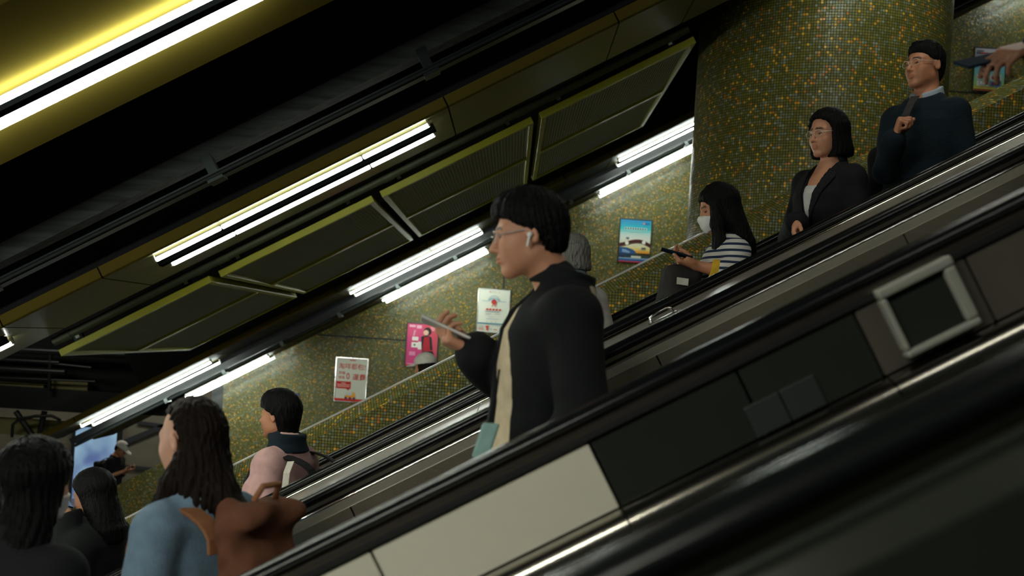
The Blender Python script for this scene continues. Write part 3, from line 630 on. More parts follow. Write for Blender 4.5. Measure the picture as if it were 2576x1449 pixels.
class Person:
    MALE = [(0.84, 0.0, 0.115, 0.165), (0.93, -0.01, 0.122, 0.175), (1.02, 0.0, 0.112, 0.158), (1.10, 0.006, 0.106, 0.152), (1.20, 0.01, 0.115, 0.165), (1.30, 0.004, 0.118, 0.178), (1.36, -0.006, 0.100, 0.165), (1.41, -0.015, 0.072, 0.110), (1.46, -0.02, 0.055, 0.062)]
    FEM = [(0.84, 0.0, 0.110, 0.165), (0.93, -0.012, 0.118, 0.172), (1.02, -0.002, 0.100, 0.142), (1.10, 0.004, 0.090, 0.130), (1.20, 0.016, 0.108, 0.142), (1.28, 0.014, 0.112, 0.150), (1.36, -0.006, 0.088, 0.145), (1.41, -0.015, 0.062, 0.098), (1.46, -0.02, 0.046, 0.053)]
    def __init__(s, label, hc, yaw, k=1.0, sex='f', hy=0, hp=0, hroll=0, lean=0, hoff=(0, 0, 0), treads=None, foot_z=None, kh=1.0, skin='skin_a', h=0.006, group=None, name='person', seed=1, legs=True):
        s.k = k; s.kh = kh * k; s.sex = sex; s.h = h; s.skin = skin; s.seed = seed
        ya = math.radians(yaw); s.F = np.array([-math.cos(ya), -math.sin(ya), 0]); s.L = np.array([math.sin(ya), -math.cos(ya), 0]); s.R = np.stack([s.F, s.L, [0, 0, 1]], 1)
        s.lean = math.radians(lean); s.tab = [tuple(np.array(r) * k) for r in (s.MALE if sex == 'm' else s.FEM)]
        s.C = s.tl((0.030 * k, 0, 1.592 * k)) + np.array(hoff) * k
        a, p, r = math.radians(hy), math.radians(hp), math.radians(hroll)
        f = np.array([math.cos(a) * math.cos(p), math.sin(a) * math.cos(p), -math.sin(p)]); l = np.array([-math.sin(a), math.cos(a), 0]); u = np.cross(f, l)
        l2 = rot_axis(l, f, r); u2 = rot_axis(u, f, r); s.HF = np.stack([f, l2, u2], 1)   # columns: head axes in body space
        hw = np.array(P(*hc)); s.base = hw - s.R @ s.C
        s.u0 = 0.0
        if treads:
            for x0, x1, z in treads:
                if x0 <= s.base[0] < x1: s.u0 = z - s.base[2]
        if foot_z is not None: s.u0 = foot_z - s.base[2]
        s.base[2] += s.u0; s.C = s.C - np.array([0, 0, s.u0]); s.dz = -s.u0    # legs stretch so that the soles rest on the step
        s.root = thing(name, label, 'person', tuple(s.base), group)
        sw = (0.160 if sex == 'm' else 0.138) * k
        s.sh = {'L': s.tl((-0.008 * k, sw, 1.348 * k)) + [0, 0, s.dz], 'R': s.tl((-0.008 * k, -sw, 1.348 * k)) + [0, 0, s.dz]}
        s.arm = {}; s.hand = {}
    def tl(s, p):                                # lean about the pelvis
        p = np.array(p, float); o = np.array([0, 0, 0.95 * s.k]); q = p - o; c, n = math.cos(s.lean), math.sin(s.lean)
        return o + np.array([q[0] * c + q[2] * n, q[1], -q[0] * n + q[2] * c])
    def itl(s, Pn):
        Pn = Pn - A(0, 0, s.dz); q = Pn - A(0, 0, 0.95 * s.k); c, n = math.cos(s.lean), math.sin(s.lean)
        return np.stack([q[:, 0] * c - q[:, 2] * n, q[:, 1], q[:, 0] * n + q[:, 2] * c + 0.95 * s.k], 1).astype(f4)
    def loc(s, p):                               # ('px', x, y, depth) or local tuple (f, l, u above natural sole level)
        if p[0] == 'px': return s.R.T @ (np.array(P(p[1], p[2], p[3])) - s.base)
        return np.array(p, float) * s.k + [0, 0, s.dz]
    def world(s, p): return Vector(s.base + s.R @ np.array(p))
    def hd(s, q): return s.C + s.HF @ (np.array(q, float) * s.kh)          # head coordinates -> local
    def set_arm(s, side, elbow, wrist, D=None, N=None, curl=(20, 25, 15), thumb=(0.5, 0.35), hs=1.0, spread=1.0):
        e, w_ = s.loc(elbow), s.loc(wrist); s.arm[side] = (s.sh[side], e, w_)
        D = vnorm(D) if D is not None else vnorm(w_ - e)
        N = np.array(N, float) if N is not None else np.array([0, -1 if side == 'L' else 1, 0.0]); N = vnorm(N - D * (N @ D))
        T = np.cross(D, N) if side == 'R' else np.cross(N, D)
        s.hand[side] = dict(w=w_, D=D, N=N, T=T, curl=curl, thumb=thumb, hs=hs * s.k * (1.0 if s.sex == 'm' else 0.92), spread=spread)
    def hang(s, side, fwd=0.03, out=0.0):
        sg = 1 if side == 'L' else -1; w_ = 0.20 if s.sex == 'm' else 0.18
        s.set_arm(side, (-0.03, sg * (w_ + 0.02 + out), 1.09), (fwd, sg * (w_ + 0.02 + out), 0.845), N=(0, -sg, 0), curl=(25, 35, 25))
    def hand_sdf(s, Pn, side):
        g = s.hand[side]; w_, D, N, T, hs = g['w'], g['D'], g['N'], g['T'], g['hs']
        pt = lambda a, b, c: w_ + (D * a + T * b + N * c) * hs
        d = None
        lat = (0.029, 0.010, -0.010, -0.028); al = (0.088, 0.092, 0.087, 0.079); ln = ((0.040, 0.025, 0.021), (0.044, 0.029, 0.022), (0.041, 0.027, 0.021), (0.032, 0.020, 0.018))
        for i in range(4):
            e = cone(Pn, pt(0.004, lat[i] * 0.45, 0), pt(al[i], lat[i], -0.002), 0.0165 * hs, 0.0115 * hs); d = e if d is None else smin(d, e, 0.014)
        d = smin(d, cone(Pn, pt(0.02, 0.022, 0.008), pt(0.055, 0.030, 0.012), 0.017 * hs, 0.013 * hs), 0.012)
        fin = None
        for i in range(4):
            cu = g['curl'][i] if isinstance(g['curl'][0], (tuple, list)) else g['curl']; cu = [math.radians(c + (i - 1) * 4) for c in cu]
            p = pt(al[i], lat[i], -0.001); ax = np.cross(D, N); dirv = rot_axis(D, np.cross(N, D), -0.07 * (i - 1.3) * g['spread'] * (1 if side == 'R' else -1)); rr = (0.0092, 0.0086, 0.0078, 0.0068)
            if i == 3: rr = tuple(r * 0.88 for r in rr)
            for q in range(3):
                dirv = rot_axis(dirv, ax, cu[q]); p2 = p + dirv * ln[i][q] * hs; e = cone(Pn, p, p2, rr[q] * hs, rr[q + 1] * hs); fin = e if fin is None else smin(fin, e, 0.003); p = p2
        d = smin(d, fin, 0.007)
        tn, tt = g['thumb']; p0 = pt(0.026, 0.026, 0.010); dv = vnorm(D * 0.75 + T * tt + N * tn); p1 = p0 + dv * 0.038 * hs; dv2 = vnorm(D * 0.95 + T * (tt * 0.25) + N * tn * 0.6); p2 = p1 + dv2 * 0.032 * hs; p3 = p2 + vnorm(D + N * tn * 0.3 - T * 0.15) * 0.024 * hs
        th = chain(Pn, [p0, p1, p2, p3], [0.0145 * hs, 0.0115 * hs, 0.0102 * hs, 0.0082 * hs], 0.004)
        return smin(d, th, 0.008)
    def head_sdf(s, Pn):
        q = ((Pn - s.C.astype(f4)) @ s.HF.astype(f4)) / s.kh; m_ = np.abs(q[:, 1]); Q = np.stack([q[:, 0], m_, q[:, 2]], 1)
        fem = s.sex == 'f'
        d = ell(q, (-0.015, 0, 0.028), (0.098, 0.077, 0.089))
        d = smin(d, ell(q, (0.020, 0, -0.040), (0.068, 0.058, 0.078)), 0.035)
        jr = 0.015 if fem else 0.019
        d = smin(d, cone(Q, (-0.012, 0.043, -0.062), (0.062, 0.011, -0.110), jr, jr + 0.001), 0.028)
        d = smin(d, ell(q, (0.070, 0, -0.106), (0.018, 0.020, 0.015)), 0.016)
        d = smin(d, cone(Q, (0.082, 0.0, 0.016), (0.064, 0.044, 0.014), 0.011, 0.012), 0.018)
        d = smin(d, ell(Q, (0.054, 0.037, -0.034), (0.026, 0.021, 0.025)), 0.03); d = smin(d, ell(Q, (0.030, 0.030, -0.066), (0.036, 0.024, 0.034)), 0.03)
        d = smax(d, -ell(Q, (0.096, 0.031, -0.006), (0.016, 0.017, 0.011)), 0.012)
        d = smin(d, ell(Q, (0.070, 0.031, -0.006), (0.0145, 0.0145, 0.0105)), 0.004)
        d = smin(d, cone(q, (0.086, 0, 0.004), (0.106, 0, -0.036), 0.0085, 0.0105), 0.010)
        d = smin(d, ell(q, (0.107, 0, -0.040), (0.012, 0.011, 0.010)), 0.008)
        d = smin(d, ell(Q, (0.094, 0.013, -0.044), (0.010, 0.008, 0.008)), 0.006)
        d = smin(d, ell(q, (0.077, 0, -0.070), (0.019, 0.026, 0.020)), 0.015)
        d = smin(d, ell(q, (0.0935, 0, -0.066), (0.0080, 0.021, 0.0062)), 0.004)
        d = smin(d, ell(q, (0.0915, 0, -0.078), (0.0085, 0.018, 0.0072)), 0.004)
        d = smax(d, -cone(Q, (0.101, 0, -0.0722), (0.085, 0.025, -0.0735), 0.0022, 0.0016), 0.003)
        # ear
        ca, sa = math.cos(0.3), math.sin(0.3); RE = np.array([[1, 0, 0], [0, ca, -sa], [0, sa, ca]]); rx = 0.25
        RX = np.array([[math.cos(rx), 0, math.sin(rx)], [0, 1, 0], [-math.sin(rx), 0, math.cos(rx)]]); Rz = np.array([[math.cos(.35), -math.sin(.35), 0], [math.sin(.35), math.cos(.35), 0], [0, 0, 1]])
        RR = RX @ np.linalg.inv(Rz)
        e = ell(Q, (-0.014, 0.081, -0.010), (0.019, 0.0075, 0.031), RR)
        e = smax(e, -ell(Q, (-0.008, 0.089, -0.006), (0.010, 0.007, 0.019), RR), 0.005)
        d = smin(d, e, 0.006)
        return d * s.kh
    def neck_sdf(s, Pn):
        nb = s.tl((-0.022 * s.k, 0, 1.40 * s.k)) + [0, 0, s.dz]; r = 0.054 if s.sex == 'm' else 0.045
        return smin(cone(Pn, nb, s.hd((-0.028, 0, -0.060)), (r + 0.006) * s.k, r * s.k), cone(Pn, nb, nb + np.array([0, 0, -0.03]), (r + 0.014) * s.k, (r + 0.02) * s.k), 0.03)
    def leg_pts(s, side):
        sg = 1 if side == 'L' else -1; k = s.k; hz = 0.88 * k + s.dz; st = 0.06 if side == 'L' else -0.02
        return [(0.0, sg * 0.088 * k, hz), (0.03 * k + st * 0.5, sg * 0.095 * k, hz * 0.54), (-0.01 + st, sg * 0.10 * k, 0.10)]
    def foot(s, side):
        p = s.leg_pts(side)[2]; return p
    def arms_sdf(s, Pn, side, off=0.0, t_end=1.0, flare=0.0):
        a, e, w_ = s.arm[side]; k = s.k * (1 if s.sex == 'm' else 0.88); we = lerp(e, w_, t_end)
        d = cone(Pn, a, e, 0.050 * k + off, 0.042 * k + off + flare * 0.4); d = smin(d, cone(Pn, e, we, 0.042 * k + off + flare * 0.4, (0.042 + (0.027 - 0.042) * t_end) * k + off + flare), 0.02)
        return d
    def torso_sdf(s, Pn, off=0.0): return loft(s.itl(Pn), s.tab) - off
    def body_fn(s):
        def fn(Pn):
            d = s.torso_sdf(Pn); nk = s.neck_sdf(Pn); d = smin(d, nk, 0.03)
            for sd in s.arm: d = smin(d, ell(Pn, s.sh[sd], (0.06 * s.k,) * 3), 0.05); d = smin(d, s.arms_sdf(Pn, sd), 0.02)
            for sd in ('L', 'R'):
                a, b, c = s.leg_pts(sd); lg = chain(Pn, [a, b, c], [0.085 * s.k, 0.052 * s.k, 0.036 * s.k], 0.03); ft = cone(Pn, (c[0] - 0.03, c[1], 0.036), (c[0] + 0.14, c[1] * 1.1, 0.026), 0.034, 0.024)
                d = smin(d, smin(lg, ft, 0.03), 0.03)
            d = np.maximum(d, 0.004 - Pn[:, 2])
            near = ((Pn - s.C.astype(f4)) ** 2).sum(1) < 0.25 ** 2
            if near.any(): d[near] = smin(d[near], s.head_sdf(Pn[near]), 0.022)
            for sd in s.hand:
                near = ((Pn - s.hand[sd]['w'].astype(f4)) ** 2).sum(1) < 0.27 ** 2
                if near.any(): d[near] = smin(d[near], s.hand_sdf(Pn[near], sd), 0.010)
            return d
        return fn
    def bounds(s, pad=0.06):
        pts = [s.C + 0.16, s.C - 0.16, np.array([-0.2, -0.24, 0]), np.array([0.24, 0.24, 0.1])]
        for sd in s.arm: pts += [p for p in s.arm[sd]] + [s.hand[sd]['w'] + s.hand[sd]['D'] * 0.2, s.hand[sd]['w'] + s.hand[sd]['N'] * 0.1 * 1, s.hand[sd]['w'] + s.hand[sd]['T'] * 0.1]
        pts = np.array(pts); return pts.min(0) - pad, pts.max(0) + pad
    def emit(s, name, fn, mats, lo=None, hi=None, h=None, parent=None):
        b = s.bounds(); lo = b[0] if lo is None else lo; hi = b[1] if hi is None else hi
        v, f = polygonise(fn, lo, hi, h or s.h)
        vw = (s.R.astype(f4) @ v.T).T
        if parent is not None and '_o' in parent: vw = vw + (s.base - np.array(parent['_o'])).astype(f4)
        return mesh_np(name, vw, f, mats, parent or s.root), v
    def build_body(s, brow=True, lips=(0.86, 0.66, 0.62)):
        ob, v = s.emit('body', s.body_fn(), M[s.skin])
        q = ((v - s.C.astype(f4)) @ s.HF.astype(f4)) / s.kh; m_ = np.abs(q[:, 1]); t = np.ones((len(v), 4), f4)
        def blend(wt, c):
            wt = np.clip(wt, 0, 1)[:, None]; t[:, :3] = t[:, :3] * (1 - wt) + np.array(c, f4) * wt
        front = q[:, 0] > 0.06
        lp = np.maximum(np.abs(q[:, 2] + 0.072) / 0.0105, m_ / 0.021); blend((1.15 - lp) * 5 * front, lips)
        arch = 0.021 - 0.9 * np.maximum(0, m_ - 0.036) ** 1.0 * 0.35
        bw = np.maximum(np.abs(q[:, 2] - arch) / 0.0050, np.abs(m_ - 0.031) / 0.021); blend((1.1 - bw) * 6 * (q[:, 0] > 0.04), (0.10, 0.10, 0.11))
        ey = np.maximum(np.abs(q[:, 2] + 0.0045) / 0.0042, np.abs(m_ - 0.031) / 0.0135); blend((1.1 - ey) * 6 * (q[:, 0] > 0.05), (0.10, 0.09, 0.09))
        blend(np.clip(1 - np.sqrt((q[:, 2] + 0.035) ** 2 + (m_ - 0.045) ** 2) / 0.03, 0, 1) * 0.35 * front, (1.0, 0.80, 0.76))
        ca = ob.data.color_attributes.new('tint', 'FLOAT_COLOR', 'POINT')
        if len(ob.data.vertices) == len(v): ca.data.foreach_set('color', t.ravel())
        s.body = ob; return ob
    def eyes(s):
        for sg in (1, -1):
            m_ = MB(); c = s.hd((0.0738, sg * 0.031, -0.0072)); m_.ball(s.world(c), 0.0096 * s.kh, M['eyewhite'], 12, 8)
            m_.ball(s.world(s.hd((0.0793, sg * 0.0305, -0.0074))), 0.0054 * s.kh, M['iris'], 10, 6); m_.build('eye', s.root, smooth=True)
    def garment(s, name, mt, off=0.014, hem=0.80, sleeves=1.0, neck=0.0, amp=0.004, freq=28, flare=0.004, belly=0.0, sides=('L', 'R'), wedge=None, h=None, hem_flare=0.0, cut=None, shoulder=0.0, collar=None, add=None):
        k = s.k
        def fn(Pn):
            T = s.itl(Pn); tab = list(s.tab)
            if hem < 0.84: tab = [(hem * k - 0.05, 0.0, tab[0][2] + hem_flare, tab[0][3] + hem_flare)] + tab
            d = loft(T, tab, 0.01) - off
            if belly: d = smin(d, ell(T, (0.05 * k, 0, 1.1 * k), (0.10 * k, 0.14 * k, 0.2 * k)) - belly, 0.05)
            if wedge is not None: d = smax(d, -wedge(T / k), 0.008)
            if cut is not None: d = smax(d, cut(T / k), 0.006)
            for sd in sides:
                if sd not in s.arm: continue
                d = smin(d, ell(Pn, s.sh[sd] + np.array([0, 0, shoulder * k]), ((0.050 + shoulder * 0.5) * k + off,) * 3), 0.035)
                d = smin(d, s.arms_sdf(Pn, sd, off + 0.003, sleeves, flare), 0.022)
            if collar:
                nb = s.tl((-0.022 * k, 0, 1.40 * k)) + [0, 0, s.dz]; tp = lerp(nb, s.hd((-0.03, 0, -0.06)), collar[0]); d = smin(d, cone(Pn, nb, tp, collar[1] * k, collar[2] * k), 0.012)
            d = d + wrinkle(Pn, amp, freq, s.seed + 11, (1, 1, 0.6))
            d = smax(d, hem * k - T[:, 2], 0.008)
            nl = (1.455 + neck) * k + (0.02 * (collar[0] if collar else 0)); nu = nl - 0.55 * np.maximum(0, T[:, 0] - 0.0) 
            d = smax(d, T[:, 2] - (nu if not collar else nu + 0.09 * k), 0.006)
            if wedge is not None and collar: d = smax(d, -np.maximum(wedge(T / k), 1.30 - T[:, 2] / k), 0.008)
            if add is not None: d = smin(d, add(Pn, T), 0.01)
            return d
        ob, v = s.emit(name, fn, mt, h=h or s.h * 1.15); return ob, v
    def trousers(s, mt, off=0.012, top=0.99):
        def fn(Pn):
            T = s.itl(Pn); d = loft(T, s.tab) - off
            for sd in ('L', 'R'):
                a, b, c = s.leg_pts(sd); d = smin(d, chain(Pn, [a, b, c], [0.088 * s.k + off, 0.060 * s.k + off, 0.052 * s.k + off], 0.03), 0.025)
            d = d + wrinkle(Pn, 0.003, 30, s.seed + 5, (1, 1, 0.7)); d = np.maximum(d, T[:, 2] - top * s.k); return np.maximum(d, 0.07 - Pn[:, 2])
        s.emit('trousers', fn, mt, lo=(-0.26, -0.26, 0.03), hi=(0.26, 0.26, top * s.k + s.dz + 0.08), h=0.011)
        for sd in ('L', 'R'):
            c = s.foot(sd)
            def sf(Pn): return np.maximum(smin(cone(Pn, (c[0] - 0.035, c[1], 0.048), (c[0] + 0.15, c[1] * 1.1, 0.035), 0.047, 0.036), cone(Pn, (c[0], c[1], 0.04), (c[0], c[1], 0.10), 0.045, 0.045), 0.02), 0.001 - Pn[:, 2])
            s.emit('shoe', sf, M['shoe'], lo=(c[0] - 0.12, c[1] - 0.09, -0.02), hi=(c[0] + 0.24, c[1] + 0.09, 0.16), h=0.011)
    def hair(s, mt, style, h=None, vol=0.0, amp=0.003, extra=None, name='hair', drop=0.4, fringe=None, front=0.0, nape=-0.088):
        KH = s.kh
        def fn(Pn):
            q = (((Pn - s.C.astype(f4)) @ s.HF.astype(f4)) / KH).astype(f4); f, m_, u = q[:, 0], np.abs(q[:, 1]), q[:, 2]
            d = ell(q, (-0.016, 0, 0.032), (0.106 + vol, 0.086 + vol, 0.098 + vol))
            if style == 'short':
                d = smin(d, ell(q, (0.012, 0, 0.080 + vol * 0.5), (0.086, 0.066, 0.042 + vol)), 0.03)
                d = smin(d, ell(q, (-0.06, 0, -0.03), (0.055, 0.066, 0.07)), 0.03)
                f0 = np.interp(u, [-0.11, -0.075, -0.05, -0.025, 0.0, 0.02, 0.036, 0.052, 0.062], [-0.075, -0.05, -0.04, -0.036, -0.012, 0.022, 0.040, 0.082, 0.16])
                f0 = f0 + 0.012 * np.clip((m_ - 0.05) / 0.03, 0, 1) * (u > 0.02)
                if fringe: f0 = np.where(u > fringe, 0.2, f0)
                else: d = d + 0.008 * np.clip((f - 0.01) / 0.06, 0, 1) * (u < 0.11)
                d = smax(d, f - f0, 0.020); d = smax(d, nape - u, 0.012)
            elif style == 'bob':
                tab = [(-drop, -0.035, 0.098 + vol, 0.094 + vol), (-drop * 0.7, -0.035, 0.102 + vol, 0.099 + vol), (-0.03, -0.022, 0.101 + vol, 0.094 + vol), (0.05, -0.018, 0.100 + vol, 0.086 + vol)]
                d = smin(d, loft(q, tab, 0.012), 0.02)
                f0 = np.interp(u, [-drop, -0.10, -0.04, 0.02, 0.055, 0.080, 0.092], [0.030, 0.028, 0.030, 0.034, 0.050, 0.075, 0.16])
                d = smax(d, np.where(m_ < 0.080, f - f0, f - f0 - (m_ - 0.080) * 1.4), 0.008)
            elif style == 'long':
                tab = [(-drop, -0.075, 0.050, 0.080), (-drop * 0.75, -0.075, 0.066, 0.100), (-0.17, -0.060, 0.072, 0.104), (-0.08, -0.040, 0.086, 0.100), (0.0, -0.022, 0.100, 0.093), (0.05, -0.018, 0.100 + vol, 0.086 + vol)]
                d = smin(d, loft(q, tab, 0.02), 0.02)
                f0 = np.interp(u, [-drop, -0.15, -0.07, 0.0, 0.045, 0.075, 0.092], [0.02, 0.015, 0.016, 0.022, 0.045, 0.078, 0.16]) + front
                d = smax(d, f - f0, 0.010)
            if extra is not None: d = smin(d, extra(q), 0.02)
            an = np.arctan2(q[:, 1], f + 0.02); d = d + amp * np.sin(an * 34 + 3 * np.sin(u * 22) + 2 * np.sin(an * 7)) * 0.6 + amp * 0.6 * np.sin(an * 71 + 5 * np.sin(u * 15))
            return d * KH
        lo = s.C - 0.19 - [0, 0, (drop + 0.02 if style != 'short' else 0)]; hi = s.C + 0.2
        if extra is not None: lo = lo - 0.12; hi = hi + 0.12
        return s.emit(name, fn, mt, lo=lo, hi=hi, h=h or s.h)[0]
    def glasses(s, mt, lens=True, y=-0.006):
        m_ = MB(); W = lambda q: s.world(s.hd(q)); r = 0.0011
        for sg in (1, -1):
            ring = [W((0.101 - 0.010 * abs(math.cos(a)) * (1 if math.cos(a) * sg > 0 else 0.3), sg * 0.033 + 0.024 * math.cos(a), y + 0.018 * math.sin(a))) for a in np.linspace(0, 2 * math.pi, 25)]
            m_.tube(ring, r, mt, 6, cap=False)
            m_.tube([W((0.094, sg * 0.056, y + 0.006)), W((0.05, sg * 0.072, y + 0.008)), W((-0.012, sg * 0.082, y + 0.012)), W((-0.03, sg * 0.084, y - 0.008))], 0.0014, mt, 6)
        m_.tube([W((0.104, 0.010, y + 0.004)), W((0.108, 0, y + 0.007)), W((0.104, -0.010, y + 0.004))], r, mt, 6)
        return m_.build('glasses', s.root, smooth=True)
    def mask(s, mt):
        KH = s.kh
        def fn(Pn):
            q = (((Pn - s.C.astype(f4)) @ s.HF.astype(f4)) / KH).astype(f4); d = s.head_sdf(Pn) / KH - 0.007
            d = smin(d, ell(q, (0.078, 0, -0.066), (0.040, 0.045, 0.050)), 0.02)
            d = np.maximum(d, q[:, 2] - (-0.018 - 0.25 * np.abs(q[:, 1]))); d = np.maximum(d, -0.118 - q[:, 2] + 0.3 * np.abs(q[:, 1])); return np.maximum(d, 0.018 - q[:, 0]) * KH
        return s.emit('face_mask', fn, mt, lo=s.C - 0.17, hi=s.C + 0.17, h=s.h * 0.9)[0]
    def phone(s, side, mt, label, along=0.115, up=0.024, lat=0.0, size=(0.150, 0.072, 0.008), cat='phone', screen=None):
        g = s.hand[side]; c = g['w'] + (g['D'] * along + g['N'] * up + g['T'] * lat) * g['hs']; o = s.world(c)
        t = thing('phone', label, cat, tuple(o)); ax = [s.R @ g['D'], s.R @ g['T'], s.R @ g['N']]
        Tm = lambda a, b, z: Vector(np.array(o) + ax[0] * a + ax[1] * b + ax[2] * z)
        m_ = MB(); m_.box((-size[0] / 2, -size[1] / 2, -size[2] / 2), (size[0] / 2, size[1] / 2, size[2] / 2), mt, Tm); m_.build('case', t, bevel=0.003)
        m_ = MB(); m_.box((-size[0] / 2 + 0.004, -size[1] / 2 + 0.003, size[2] / 2), (size[0] / 2 - 0.004, size[1] / 2 - 0.003, size[2] / 2 + 0.0008), screen or M['glass_black'], Tm); m_.build('screen', t)
        return t
M['shoe'] = mat('dark_shoe', (0.015, 0.015, 0.015), 0.6); M['glass_black'] = mat('black_screen', (0.01, 0.012, 0.014), 0.1)
M['wire'] = mat('silver_wire_frame', (0.75, 0.73, 0.66), 0.3, metal=0.4); M['mask'] = mat('white_face_mask', (0.72, 0.73, 0.72), 0.8)

def bag_blob(s, name, label, cat, c, half, r, mt, amp=0.006, freq=30, tilt=0.0, extra=None, h=0.009):
    """soft bag in the body frame of person s, a thing of its own."""
    c = np.array(c, float); o = s.world(c); t = thing(name, label, cat, tuple(o)); R_ = np.array([[math.cos(tilt), 0, math.sin(tilt)], [0, 1, 0], [-math.sin(tilt), 0, math.cos(tilt)]])
    def fn(Pn):
        d = sbox(Pn, c, half, r, R_); 
        if extra is not None: d = smin(d, extra((Pn - c.astype(f4)) @ R_.astype(f4)), 0.015)
        return d + wrinkle(Pn, amp, freq, s.seed + 31)
    s.emit('bag_body', fn, mt, lo=c - max(half) * 1.5 - 0.06, hi=c + max(half) * 1.5 + 0.06, h=h, parent=t)
    return t
def strap(s, t, pts, w_, th, mt, name='strap'):
    """flat strap through body-frame points; each point carries the outward direction."""
    m_ = MB(); P3 = [np.array(q[0], float) for q in pts]; Nn = [vnorm(q[1]) for q in pts]; vs = []; n = len(P3)
    for i in range(n):
        d = vnorm(P3[min(i + 1, n - 1)] - P3[max(i - 1, 0)]); b = vnorm(np.cross(d, Nn[i]))
        for a_, e_ in ((-1, 0), (1, 0), (1, 1), (-1, 1)): vs.append(s.world(P3[i] + b * a_ * w_ / 2 + Nn[i] * e_ * th))
    fs = [(3, 2, 1, 0), tuple((n - 1) * 4 + k for k in range(4))]
    for i in range(n - 1):
        for k in range(4): fs.append((i * 4 + k, i * 4 + (k + 1) % 4, (i + 1) * 4 + (k + 1) % 4, (i + 1) * 4 + k))
    m_.add(vs, fs, mt); o = m_.build(name, t, bevel=min(th * 0.4, 0.003)); return o
def over_shoulder(s, side, off, f0, u0, f1, u1, lat=0.11, n=13):
    """points of a strap lying over one shoulder, found on the garment surface of the torso."""
    sg = 1 if side == 'L' else -1; out = []; k = s.k
    top = s.tl((-0.01 * k, sg * lat * k, 1.405 * k)) + [0, 0, s.dz]
    for i in range(n):
        a = math.pi * i / (n - 1); 
        c = np.array([0, sg * lat * k, 0]); ff = f0 + (f1 - f0) * (1 - math.cos(a)) / 2
        uu = (u0 + (u1 - u0) * i / (n - 1)) * k + s.dz
        uu = uu + (top[2] - uu) * math.sin(a) ** 0.6
        out.append((np.array([ff * k, sg * lat * k, uu]), (math.cos(a) * 1.0, 0.15 * sg, math.sin(a) + 0.05)))
    return out
# ================================================================ PEOPLE
import time as _time
_t0 = _time.perf_counter()
M['cloth_black'] = cloth('black_cloth', (0.0065, 0.0085, 0.010)); M['cloth_char'] = cloth('charcoal_cloth', (0.010, 0.012, 0.014)); M['trouser'] = cloth('dark_trouser_cloth', (0.010, 0.011, 0.014))
M['cream_shirt'] = cloth('cream_shirt', (0.66, 0.56, 0.38)); M['navy'] = cloth('navy_knit', (0.004, 0.013, 0.021), bump=0.5, bscale=180); M['shirt_blue'] = cloth('pale_blue_shirt', (0.33, 0.40, 0.48)); M['shirt_white'] = cloth('white_shirt', (0.55, 0.55, 0.55))
M['blue_knit'] = cloth('light_blue_knit', (0.19, 0.30, 0.41), bump=0.6, bscale=240); M['pink'] = cloth('dusty_pink_cloth', (0.60, 0.37, 0.36)); M['dark_navy'] = cloth('dark_navy_scarf', (0.008, 0.018, 0.028))
M['grey_knit'] = cloth('pale_grey_cloth', (0.42, 0.41, 0.38)); M['denim'] = cloth('pale_denim', (0.24, 0.31, 0.37)); M['phone_white'] = mat('white_phone', (0.75, 0.75, 0.72), 0.25); M['phone_dark'] = mat('dark_blue_phone', (0.010, 0.020, 0.032), 0.7, spec=0.02)
M['brown_bag'] = cloth('russet_brown_canvas', (0.16, 0.066, 0.036)); M['tan_strap'] = cloth('tan_leather_strap', (0.30, 0.135, 0.065)); M['black_bag'] = cloth('black_nylon', (0.012, 0.012, 0.013)); M['char_bag'] = cloth('dark_grey_nylon', (0.035, 0.033, 0.033))
M['white_canvas'] = cloth('off_white_canvas', (0.62, 0.60, 0.53)); M['yellow_cuff'] = cloth('yellow_cuff', (0.68, 0.42, 0.03)); M['teal'] = cloth('pale_teal_pouch', (0.30, 0.50, 0.47)); M['earbud'] = mat('white_earbud', (0.8, 0.8, 0.78), 0.3); M['buckle'] = mat('brass_buckle', (0.5, 0.32, 0.12), 0.3, metal=1.0)
M['cap'] = cloth('white_cap', (0.7, 0.68, 0.62))
def stripes(name, ca, cb, pitch, duty):
    m = mat(name, ca, 0.85, spec=0.2); nt = m.node_tree; N = nt.nodes; L = nt.links; tc = N.new('ShaderNodeTexCoord'); sp = N.new('ShaderNodeSeparateXYZ'); L.new(tc.outputs['Object'], sp.inputs[0])
    mu = N.new('ShaderNodeMath'); mu.operation = 'MULTIPLY'; mu.inputs[1].default_value = 1 / pitch; L.new(sp.outputs[2], mu.inputs[0]); fr = N.new('ShaderNodeMath'); fr.operation = 'FRACT'; L.new(mu.outputs[0], fr.inputs[0])
    gt = N.new('ShaderNodeMath'); gt.operation = 'LESS_THAN'; gt.inputs[1].default_value = duty; L.new(fr.outputs[0], gt.inputs[0]); mx = N.new('ShaderNodeMix'); mx.data_type = 'RGBA'; L.new(gt.outputs[0], mx.inputs[0]); mx.inputs[6].default_value = (*ca, 1); mx.inputs[7].default_value = (*cb, 1)
    L.new(mx.outputs[2], N['Principled BSDF'].inputs['Base Color']); return m
M['striped'] = stripes('navy_and_white_stripes', (0.58, 0.57, 0.54), (0.015, 0.03, 0.075), 0.031, 0.40)
